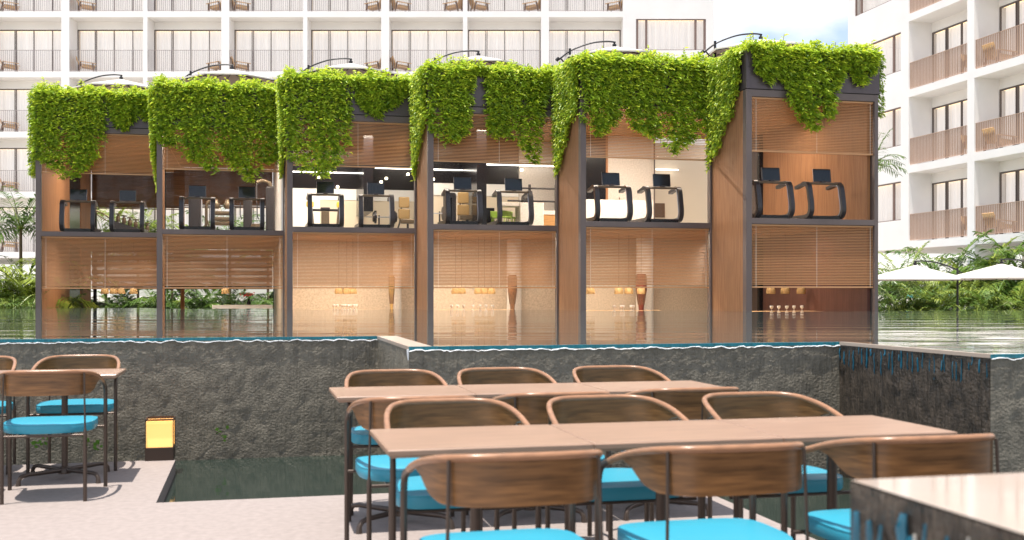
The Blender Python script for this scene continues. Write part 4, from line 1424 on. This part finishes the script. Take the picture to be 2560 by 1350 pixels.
# ---- long hotel behind
hl = thing('hotel', 'long white hotel block facing us across the back, thin balcony railings', 'hotel', (0, 60.6, 0))
wide, nar, bw_ = .44, .24, 4.045
bays = []
x = -24.28 - (wide + nar + 2 * bw_)      # edge of the wide fin seen at column 173
x = (173 - 1280) / 45.6 - 2 * (2 * bw_ + wide + nar)
for k in range(11):
    bays.append((x, x + bw_))
    x += bw_ + (nar if k % 2 == 0 else wide)
endx = (1785 - 1280) / 45.6
XW0, XW1 = (1590 - 1280) / 45.6, (1765 - 1280) / 45.6
fm = facade_mesh(MB(), bays, bays[0][0] - 3, endx, FLOORS, 23.9, 3.22, win=(XW0, XW1, 1.17, 2.88, (10.14, 13.44, 16.74)))
fm.box(bays[0][0] - 3, endx, REC + .3, 14, 23.0, 23.9)
fm.box(endx - .3, endx, REC + .301, 14, 3.22, 22.99)
fm.box(bays[0][0] - 3, endx, REC + .301, 14, 3.22, 3.5)
fm.build('facade', M['white'], hl)
MB().box(bays[0][0] - 3, endx - .31, 5, 5.2, 3.51, 22.99).build('inner_wall', M['cream'], hl)
for k in range(0, 11, 2):
    box('column', M['white'], hl, bays[k][0] - wide, bays[k][0], .4, 1.2, -.9, 3.219)
vis = []
for fi, fz in enumerate(FLOORS):
    for k, (x0, x1) in enumerate(bays):
        if fz < 13 and not (1 <= k <= 6): continue
        if fz > 17 and k > 20: continue
        w4 = (x1 - x0) / 4
        offs = [(x0 + w4 * 1.0 + .05, .034), (x0 + w4 * 1.0 - .03, .034), (x0 + w4 * 2.02, .042), (x0 + w4 * 3.05, .034)]
        window(hl, x0 + .002, x1 - .002, REC + .01, fz + .002, fz + 2.555, offs, seed=fi * 20 + k)
        railing(hl, x0 + .004, x1 - .004, .06, fz, 'thinrail', .007, .02)
        vis.append((fi, k))
# side window in the solid end wall
for fz in (10.14, 13.44, 16.74):
    xw0, xw1 = (1590 - 1280) / 45.6, (1765 - 1280) / 45.6
    window(hl, xw0 + .002, xw1 - .002, .03, fz + 1.172, fz + 2.878, [(xw0 + .57, .12), (xw1 - .57, .12), (xw0 + .08, .1), (xw1 - .08, .1)], 'wframe', seed=7)

# ---- hotel on the right
O2 = Vector((17.3, 48.2, 0))
hr = thing('hotel', 'tall white hotel wing seen at a slant beside the parasols, broad slatted balconies', 'hotel', O2, -(math.pi / 2 - TH))
bays2 = [(0.0 + k * (bw_ + wide), k * (bw_ + wide) + bw_) for k in range(4)]
fm = facade_mesh(MB(), bays2, -5.03, 18.4, FLOORS, 23.9, 3.22, win=(-4.41, -.60, .97, 2.68, FLOORS))
fm.box(-5.03, 18.4, REC + .301, 13, 22.9, 23.9)
fm.box(-5.03, -4.73, REC + .302, 13, 3.22, 22.89)
fm.box(-5.03, 18.4, REC + .303, 13, 3.22, 3.52)
fm.build('facade', M['white'], hr)
MB().box(-4.7, 18.3, 5, 5.2, 3.53, 22.88).build('inner_wall', M['cream'], hr)
for k in range(4):
    box('column', M['white'], hr, bays2[k][1], bays2[k][1] + wide, .01, 1.6, -.9, 3.219)
box('column', M['white'], hr, -1.9, -1.2, 7.2, 9.0, -.9, 3.219)
for fi, fz in enumerate(FLOORS):
    window(hr, -4.408, -.602, .03, fz + .972, fz + 2.678, [(-4.41 + .5, .12), (-.60 - .62, .12)], 'wframe', seed=fi)
    for k, (x0, x1) in enumerate(bays2[:3]):
        w4 = (x1 - x0) / 4
        window(hr, x0 + .002, x1 - .002, REC + .01, fz + .002, fz + 2.555, [(x0 + w4 * 1.0 + .06, .05), (x0 + w4 * 1.0 - .04, .05), (x0 + w4 * 2.02, .07), (x0 + w4 * 3.05, .05)], seed=50 + fi * 3 + k)
        railing(hr, x0 + .004, x1 - .004, .06, fz)

# ---- balcony chairs
def make_lounge():
    t = thing('balcony_chair', '', 'chair')
    mt = Matrix.Rotation(R(-22), 4, 'Y')
    MB().bbox(-.34, .34, -.30, .30, .30, .37, .02, Matrix.Rotation(R(6), 4, 'Y')).build('seat', M['teak'], t)
    bb = Matrix.Translation((-.34, 0, .30)) @ mt
    bk = MB()
    for k in range(5):
        y = -.28 + k * .14
        bk.bbox(-.03, .02, y - .06, y + .06, .0, .62, .012, bb)
    bk.build('backrest', M['teak'], t)
    for s in (-1, 1):
        MB().bbox(-.42, .42, s * .36 - .05, s * .36 + .05, .54, .575, .012, Matrix.Rotation(R(5), 4, 'Y')).build('armrest', M['teak'], t)
        MB().add([(.30, s * .36 - .03, 0), (.38, s * .36 - .03, 0), (.34, s * .36 - .03, .52), (.25, s * .36 - .03, .52), (.30, s * .36 + .03, 0), (.38, s * .36 + .03, 0), (.34, s * .36 + .03, .52), (.25, s * .36 + .03, .52)],
                 [(3, 2, 1, 0), (4, 5, 6, 7), (0, 1, 5, 4), (1, 2, 6, 5), (2, 3, 7, 6), (3, 0, 4, 7)]).build('leg', M['teakdark'], t)
        MB().add([(-.50, s * .36 - .03, 0), (-.42, s * .36 - .03, 0), (-.30, s * .36 - .03, .56), (-.38, s * .36 - .03, .56), (-.50, s * .36 + .03, 0), (-.42, s * .36 + .03, 0), (-.30, s * .36 + .03, .56), (-.38, s * .36 + .03, .56)],
                 [(3, 2, 1, 0), (4, 5, 6, 7), (0, 1, 5, 4), (1, 2, 6, 5), (2, 3, 7, 6), (3, 0, 4, 7)]).build('leg', M['teakdark'], t)
    MB().bbox(-.28, .36, -.27, .27, .38, .45, .03, Matrix.Rotation(R(6), 4, 'Y')).build('cushion', M['chairpad'], t)
    return t
lc = make_lounge()
lcn = [0]
def put_lounge(p, rz, lb):
    g = 'wooden balcony chairs'
    if lcn[0] == 0:
        lc.location = p; lc.rotation_euler = (0, 0, rz); lc['label'] = lb; lc['group'] = g
    else:
        dup(lc, p, rz, lb, g)
    lcn[0] += 1
ORD = ['first', 'second', 'third', 'fourth', 'fifth', 'sixth', 'seventh', 'eighth']
LEFTC = {3: 13, 4: 207, 5: None}
spots = {3: [('L', 13)], 4: [('L', 207)], 5: [('R', 536)], 6: [('L', 597)], 7: [('R', 934)], 8: [('L', 1001), ('R', 1131)], 9: [('L', 1199), ('R', 1332)], 10: [('R', 1540)]}
col0 = (173 - 1280) / 45.6
for fz in (16.74, 13.44, 10.14, 6.84, 3.54):
    for bi, lst in spots.items():
        for sd, px in lst:
            if fz < 13 and px > 30: continue
            if fz == 13.44 and px > 1010: continue
            xx = (px - 1280) / 45.6
            lb = 'wooden chair turned %s, %s balcony of the %s row, long hotel' % ('right' if sd == 'L' else 'left', ORD[bi - 3], ROWN[fz])
            put_lounge((xx, 60.6 + .62, fz), R(20) if sd == 'L' else R(160), lb)
ax = Vector((SN, -CS, 0)); ay = Vector((CS, SN, 0))
for fz in (13.44, 10.14, 6.84, 3.54):
    for lx, k in ((5.25, 1), (3.85, 0)):
        if fz == 13.44 and k == 0: continue
        p = O2 + ax * lx + ay * .62
        lb = 'wooden chair %s, %s row of the slanted hotel wing' % ('seen from behind through slats' if k else 'half behind the white fin', ROWN[fz])
        put_lounge((p.x, p.y, fz), TH + (R(0) if k else R(-80)), lb)

# ================================================================== planting
def frond(mb, base, az, el, L, droop, leaf, wide_, rnd, stemmb, step=.062):
    n = 11
    pts = []
    p = Vector(base); d = Vector((math.cos(az) * math.cos(el), math.sin(az) * math.cos(el), math.sin(el)))
    for i in range(n + 1):
        pts.append(p.copy())
        d = (d + Vector((0, 0, -droop / n * (0.4 + 1.2 * i / n)))).normalized()
        p = p + d * (L / n)
    stemmb.tube(pts, [.018 * (1 - .8 * i / n) for i in range(n + 1)], 4)
    m = max(8, int(L / step))
    for i in range(2, m):
        t = i / m
        f = t * n
        k = min(int(f), n - 1)
        q = pts[k].lerp(pts[k + 1], f - k)
        tg = (pts[k + 1] - pts[k]).normalized()
        sd = tg.cross(Vector((0, 0, 1)))
        if sd.length < 1e-3: sd = Vector((1, 0, 0))
        sd.normalize()
        ll = leaf * math.sin(math.pi * min(1, .12 + .86 * t)) ** .6 * rnd.uniform(.85, 1.1)
        for s in (-1, 1):
            dd = (sd * s * .8 + tg * .62 + Vector((0, 0, rnd.uniform(-.35, .12)))).normalized()
            w_ = dd.cross(Vector((0, 0, 1)))
            w_ = (w_.normalized() if w_.length > 1e-3 else tg) * wide_
            tip = q + dd * ll + Vector((0, 0, -.22 * ll))
            mid = q + dd * ll * .5
            mb.add([q, mid + w_, tip, mid - w_], [(0, 1, 2, 3)])

def palm(px, Y, top_row, label, seed, nf=14, L=1.7, kind='palm', trunk_r=.055, spread=1.0, cat='palm tree', group=None, base=-.9, name='palm_tree', lean=0):
    rnd = random.Random(seed)
    p = at(px, 700, Y)
    zc = HC + (HZ - top_row) * Y / F - .72 * L * spread
    t = thing(name, label, cat, (p.x, Y, base), 0, group)
    h = max(.25, zc - base)
    MB().tube([(0, 0, 0), (lean * .3, 0, h * .4), (lean, 0, h)], [trunk_r * 1.3, trunk_r, trunk_r * .8], 9).build('trunk', M['trunk'], t, smooth=True)
    cr, stm = MB(), MB()
    nf = int(nf * 1.5)
    for k in range(nf):
        az = k * 2.399 + rnd.uniform(-.3, .3)
        el = lerp(1.25, .05, (k / nf) ** .8) * spread + rnd.uniform(-.12, .12)
        frond(cr, (lean, 0, h), az, el, L * rnd.uniform(.8, 1.1), rnd.uniform(.8, 1.5), L * .34, L * .015, rnd, stm)
    c = cr.build('crown', M[kind], t)
    stm.build('frond_stem', M['palmb'], t)
    return t

def shrub(px, Y, row, label, seed, w_=1.0, h=.8, kind='palmb', cnt=420, group=None):
    rnd = random.Random(seed)
    p = at(px, row, Y)
    t = thing('fern_bush', label, 'bush', (p.x, Y, -.9), 0, group)
    z0 = p.z + .9 - h
    fb, st_ = MB(), MB()
    for k in range(24):
        frond(fb, (rnd.uniform(-.45, .45) * w_, rnd.uniform(-.2, .2), z0 + rnd.uniform(-.25, .2) * h), rnd.uniform(0, 6.28), rnd.uniform(.25, 1.25), h * rnd.uniform(.8, 1.3), rnd.uniform(.8, 1.6), h * .42, h * .022, rnd, st_, .05)
    fb.build('foliage', M[kind], t)
    MB().tube([(0, 0, 0), (0, 0, z0 + .1)], .05, 6).build('stem', M['trunk'], t)
    st_.build('frond_stem', M['palmb'], t)

GP = 'palms and ferns round the pool'
palm(92, 31, 612, 'tall palm close to the corner post of the farthest unit', 1, 17, 2.3, 'palmb', .11, group=GP, lean=-.1)
palm(60, 33, 640, 'mid-height palm leaning over the pool beside the farthest unit', 2, 15, 1.7, 'palm', group=GP)
palm(6, 32, 655, 'palm cut by the photo edge with arching pale fronds', 3, 15, 1.6, 'palmb', group=GP)
palm(52, 34, 462, 'palm whose fronds reach out at treadmill height by the farthest unit', 4, 11, 1.9, 'palm', group=GP)
shrub(70, 28.0, 722, 'low fan-leaved bush at the waterline by the corner post', 5, 1.2, .55, 'palm', group=GP)
shrub(28, 28.2, 735, 'low bush at the waterline cut by the photo edge', 6, 1.2, .5, 'palmb', group=GP)
shrub(-5, 28.6, 728, 'second low bush, outermost at the waterline', 66, 1.0, .55, 'palm', group=GP)
# behind units 1 and 2
for i, (px, Y, row, L, kd, lb) in enumerate([(265, 41, 505, 2.4, 'palmb', 'palm behind the dumbbell rack'), (345, 43, 500, 2.3, 'palmb', 'palm with pale fronds between the first two treadmills'),
        (575, 41, 505, 2.2, 'palm', 'palm with upright frond between the weight machines'), (430, 44, 600, 2.0, 'palm', 'palm behind the post between the two farthest units'), (670, 44, 545, 1.6, 'palmb', 'palm at the white partition wall')]):
    palm(px, Y, row, lb, 20 + i, 15, L, kd, group=GP)
for i, (px, Y, row, kd, lb) in enumerate([(255, 40, 735, 'palm', 'dark bush below the rattan lamps of the farthest unit'), (300, 42, 740, 'palm', 'bush under the third rattan lamp'), (372, 40, 735, 'palmb', 'pale bush in the doorway end of the farthest unit'),
        (425, 40, 735, 'palmb', 'pale bush just past the second post'), (500, 41, 735, 'palm', 'dark bush in the open dining room of the second unit'), (545, 42, 732, 'palm', 'bush below the lone rattan lamp'), (600, 42, 732, 'palmb', 'pale bush behind the red flowers'), (655, 41, 735, 'palm', 'dark bush behind the white bar')]):
    shrub(px, Y, row, lb, 40 + i, 1.5, 1.0, kd, group=GP)
# right of the pavilion
for i, (px, Y, row, L, kd, lb) in enumerate([
        (2225, 34, 640, 1.5, 'palm', 'palm right beside the nearest unit, low crown'), (2262, 36, 625, 1.6, 'palmb', 'palm with upright fronds above the first garden parasol'), (2300, 32, 700, 1.2, 'palmb', 'pale palm under the first garden parasol'),
        (2365, 40, 598, 2.6, 'palm', 'tall palm with a feathered frond before the hotel column'), (2420, 33, 668, 1.4, 'palmb', 'pale arching palm between the two garden parasols'), (2440, 38, 612, 2.3, 'palmb', 'palm leaning over between the hotel columns'),
        (2495, 39, 590, 2.5, 'palm', 'tall slim palm before the second hotel column'), (2480, 32, 700, 1.3, 'palm', 'dark palm under the second garden parasol'), (2540, 32, 698, 1.4, 'palmb', 'palm under the second garden parasol near the photo edge'),
        (2570, 36, 574, 2.6, 'palm', 'tall palm at the photo edge'), (2345, 32, 705, 1.2, 'palm', 'dark palm beside the parasol mast'), (2250, 32, 705, 1.2, 'palm', 'dark low palm under the edge of the first parasol'), (2180, 31, 345, 1.1, 'palm', 'palm whose frond tips show beside the nearest unit at treadmill height')]):
    palm(px, Y, row, lb, 60 + i, 15 if i != 12 else 12, L, kd, group=GP)
for i, (px, row, kd) in enumerate([(2218, 765, 'palmb'), (2255, 768, 'palmb'), (2300, 768, 'palm'), (2345, 768, 'palm'), (2400, 765, 'palm'), (2450, 764, 'palmb'), (2500, 763, 'palmb'), (2550, 762, 'palmb'), (2590, 765, 'palm')]):
    lb = 'low fern at the water, %s from the nearest unit' % (ORD + ['ninth'])[i]
    shrub(px, 24.6 + .2 * (i % 2), row - 6, lb, 90 + i, 1.0, .42, kd, group=GP)

for i, (px, Y, row, w_, h, kd) in enumerate([(2220, 31.5, 745, 1.8, 1.1, 'palm'), (2290, 32, 742, 1.8, 1.2, 'palm'), (2345, 31.5, 745, 1.8, 1.1, 'palm'), (2410, 32, 742, 1.8, 1.2, 'palm'), (2470, 31.5, 742, 1.8, 1.1, 'palm'), (2540, 32, 740, 1.8, 1.2, 'palm')]):
    shrub(px, Y, row, 'broad bush behind the water ferns, %s from the nearest unit' % ORD[i], 120 + i, w_, h, kd, group=GP)
for i in range(8):
    shrub(222 + i * 66, 38.9 + .25 * (i % 2), 716 - 5 * (i % 3), 'tall dark bush seen through the open dining rooms, %s from the photo edge' % ORD[i], 140 + i, 2.6, 1.5, 'palm', group=GP)
for i in range(8):
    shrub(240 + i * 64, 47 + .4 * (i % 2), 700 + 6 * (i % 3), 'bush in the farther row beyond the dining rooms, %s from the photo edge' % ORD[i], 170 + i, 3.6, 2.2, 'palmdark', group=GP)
for i in range(8):
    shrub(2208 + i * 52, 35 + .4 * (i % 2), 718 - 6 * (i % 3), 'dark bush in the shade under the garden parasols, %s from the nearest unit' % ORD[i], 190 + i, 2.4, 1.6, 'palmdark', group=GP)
for i in range(3):
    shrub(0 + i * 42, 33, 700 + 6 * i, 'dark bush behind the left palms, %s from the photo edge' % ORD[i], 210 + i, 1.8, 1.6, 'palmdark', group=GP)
for i, (px, Y, row, w_, h, kd) in enumerate([(10, 30, 728, 2.0, 1.2, 'palm'), (60, 30.5, 722, 2.0, 1.2, 'palm'), (85, 29, 735, 1.4, 1.0, 'palm')]):
    shrub(px, Y, row, 'mid-height leafy bush before the long hotel, %s from the photo edge' % ORD[i], 150 + i, w_, h, kd, group=GP)

# garden parasols
def garden_parasol(px_hub, py_ap, Y, rad, lb, proto=None):
    p = at(px_hub, py_ap, Y)
    zbase = -.9
    return p
gp = make_parasol(1.42, .38)
gp['group'] = 'garden parasols'
for k, (px, py, lb) in enumerate([(2288, 663, 'white garden parasol beside the nearest unit, its mast over the water'), (2504, 659, 'white garden parasol nearest the photo edge')]):
    p = at(px, py, 30.0 - .6 * k)
    loc = (p.x, p.y, p.z - (1.55 + .38))
    if k == 0:
        gp.location = loc; gp.rotation_euler = (0, 0, R(182)); gp['label'] = lb
    else:
        dup(gp, loc, R(184), lb)

# glimpsed behind the planting: a parked car and two teal sunshades
p = at(2352, 748, 46)
car = thing('parked_car', 'dark red car glimpsed through palms behind the parasol mast', 'car', (p.x, 46, -.9), .3)
prof = [(-2.0, .35), (-2.05, .75), (-1.7, .95), (-1.1, 1.42), (.5, 1.45), (1.2, 1.0), (2.0, .85), (2.1, .4)]
vs = [(x, -.85, z) for x, z in prof] + [(x, .85, z) for x, z in prof]
k = len(prof)
MB().add(vs, [tuple(range(k)), tuple(reversed(range(k, 2 * k)))] + [(i, k + i, k + (i + 1) % k, (i + 1) % k) for i in range(k)]).build('body', M['carred'], car)
MB().box(-1.0, .9, -.87, .87, .98, 1.36).build('window', M['screen'], car)
for sx in (-1.3, 1.3):
    for sy in (-.82, .82):
        MB().tube([(sx, sy - .1, .33), (sx, sy + .1, .33)], .33, 16).build('wheel', M['black'], car)
for k, (px, py) in enumerate(((2310, 735), (2352, 728))):
    p = at(px, py, 44)
    t = thing('sunshade', ['teal sunshade glimpsed through leaves under the first parasol', 'teal sunshade glimpsed beside the parasol mast'][k], 'sunshade', (p.x, 44, -.9), 0, 'teal sunshades')
    MB().lathe([(.9, p.z + .75), (.5, p.z + .95), (.03, p.z + 1.1)], n=8).build('canopy', M['tealcloth'], t)
    MB().tube([(0, 0, 0), (0, 0, p.z + 1.1)], .03, 6).build('mast', M['mast'], t)
